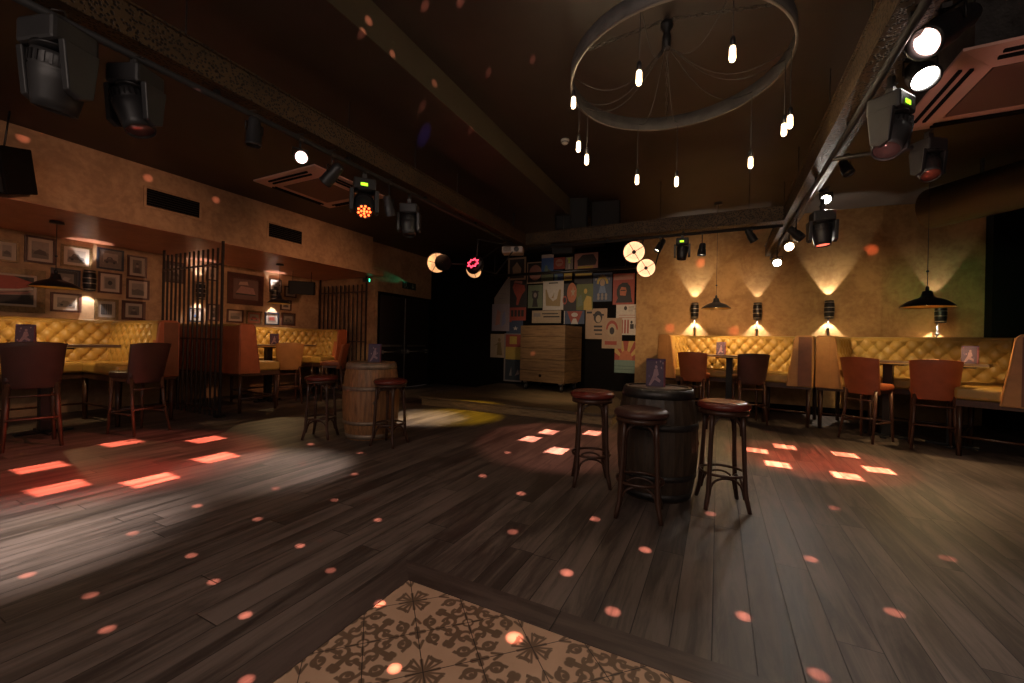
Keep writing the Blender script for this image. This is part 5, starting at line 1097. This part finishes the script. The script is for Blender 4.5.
spot('red_wash_light', RHp + Vector((-0.15, -0.15, -0.22)), LP[1] + Vector((.1, .3, 0)), 170, (1.0, 0.03, 0.02), 32, 1.0, 0.05)
RP = [atz(480 + a / 1.882, 400 + b_ / 1.882) for a, b_ in [(520, 95), (573, 88), (560, 121), (687, 103), (690, 143), (750, 132)]]
gobo('red_pattern_light', RHp2 + Vector((0, -0.12, -0.25)), RP, 3400, 0.03, (1.0, 0.26, 0.15), (0.13, 0.13))
spot('red_wash_light', RHp2 + Vector((0, -0.12, -0.25)), sum(RP, Vector()) / 6, 120, (1.0, 0.03, 0.02), 36, 1.0, 0.05)
SP = [atz(480 + a / 1.882, 400 + b_ / 1.882) for a, b_ in [(95, 73), (130, 60), (145, 95), (213, 62)]]
gobo('pink_pattern_light', (-2.4, TY - 0.3, 2.7), SP, 2200, 0.02, (1.0, 0.33, 0.22), (0.16, 0.12))

# wash lights from the beams, and one added spot below the cassette
spot('floor_wash_light', (-3.3, 3.3, 2.85), atz(265, 470), 420, (1.0, 0.88, 0.78), 34, 1.0, 0.08)
spot('floor_wash_light', (-3.3, 0.6, 2.85), atz(20, 535), 300, (1.0, 0.88, 0.82), 40, 1.0, 0.08)
spot('floor_wash_light', (-3.3, 4.8, 2.85), atz(425, 418), 330, (1.0, 0.86, 0.70), 30, 1.0, 0.08)
spot('floor_wash_light', (0.9, 2.2, 2.85), (1.8, 2.6, 0), 38, (1.0, 0.86, 0.76), 62, 1.0, 0.08)
spot('floor_wash_light', (0.9, 5.2, 2.85), (2.8, 5.5, 0), 90, (1.0, 0.70, 0.45), 60, 1.0, 0.08)
spot('stage_yellow_light', (-2.9, 6.7, 2.9), (-4.0, 5.85, 0), 230, (1.0, 0.62, 0.02), 32, 0.7, 0.04)
spot('stage_top_light', (-1.6, 6.9, 2.9), (-3.0, 7.9, 0.17), 70, (1.0, 0.70, 0.38), 42, 1.0, 0.05)
spot('stage_wash_light', (-2.9, 6.8, 2.9), (-3.2, 9.8, 1.6), 40, (1.0, 0.74, 0.5), 75, 0.9, 0.05)
spot('wall_wash_light', (0.9, 7.0, 2.8), (1.9, 9.8, 1.5), 130, (1.0, 0.72, 0.35), 70, 1.0, 0.06)
spot('wall_wash_light', (0.2, 6.8, 2.8), (-0.4, 9.8, 1.7), 110, (1.0, 0.62, 0.32), 80, 1.0, 0.06)
spot('added_cassette_fill', (0.2, 2.6, 1.5), (2.1, 4.5, 3.4), 26, (1.0, 0.55, 0.45), 34, 0.8, 0.1)  # unseen pink spot added in mid-air to brighten the right cassette
spot('green_wash_light', (0.9, 6.6, 2.85), (3.75, 10.0, 2.3), 420, (0.08, 1.0, 0.35), 26, 1.0, 0.05)
spot('left_recess_light', (-3.4, 2.0, 2.85), (-9.0, 2.6, 1.9), 70, (1.0, 0.50, 0.28), 60, 1.0, 0.08)
spot('left_recess_light', (-3.4, 4.9, 2.85), (-8.8, 5.6, 1.6), 100, (1.0, 0.48, 0.25), 62, 1.0, 0.08)
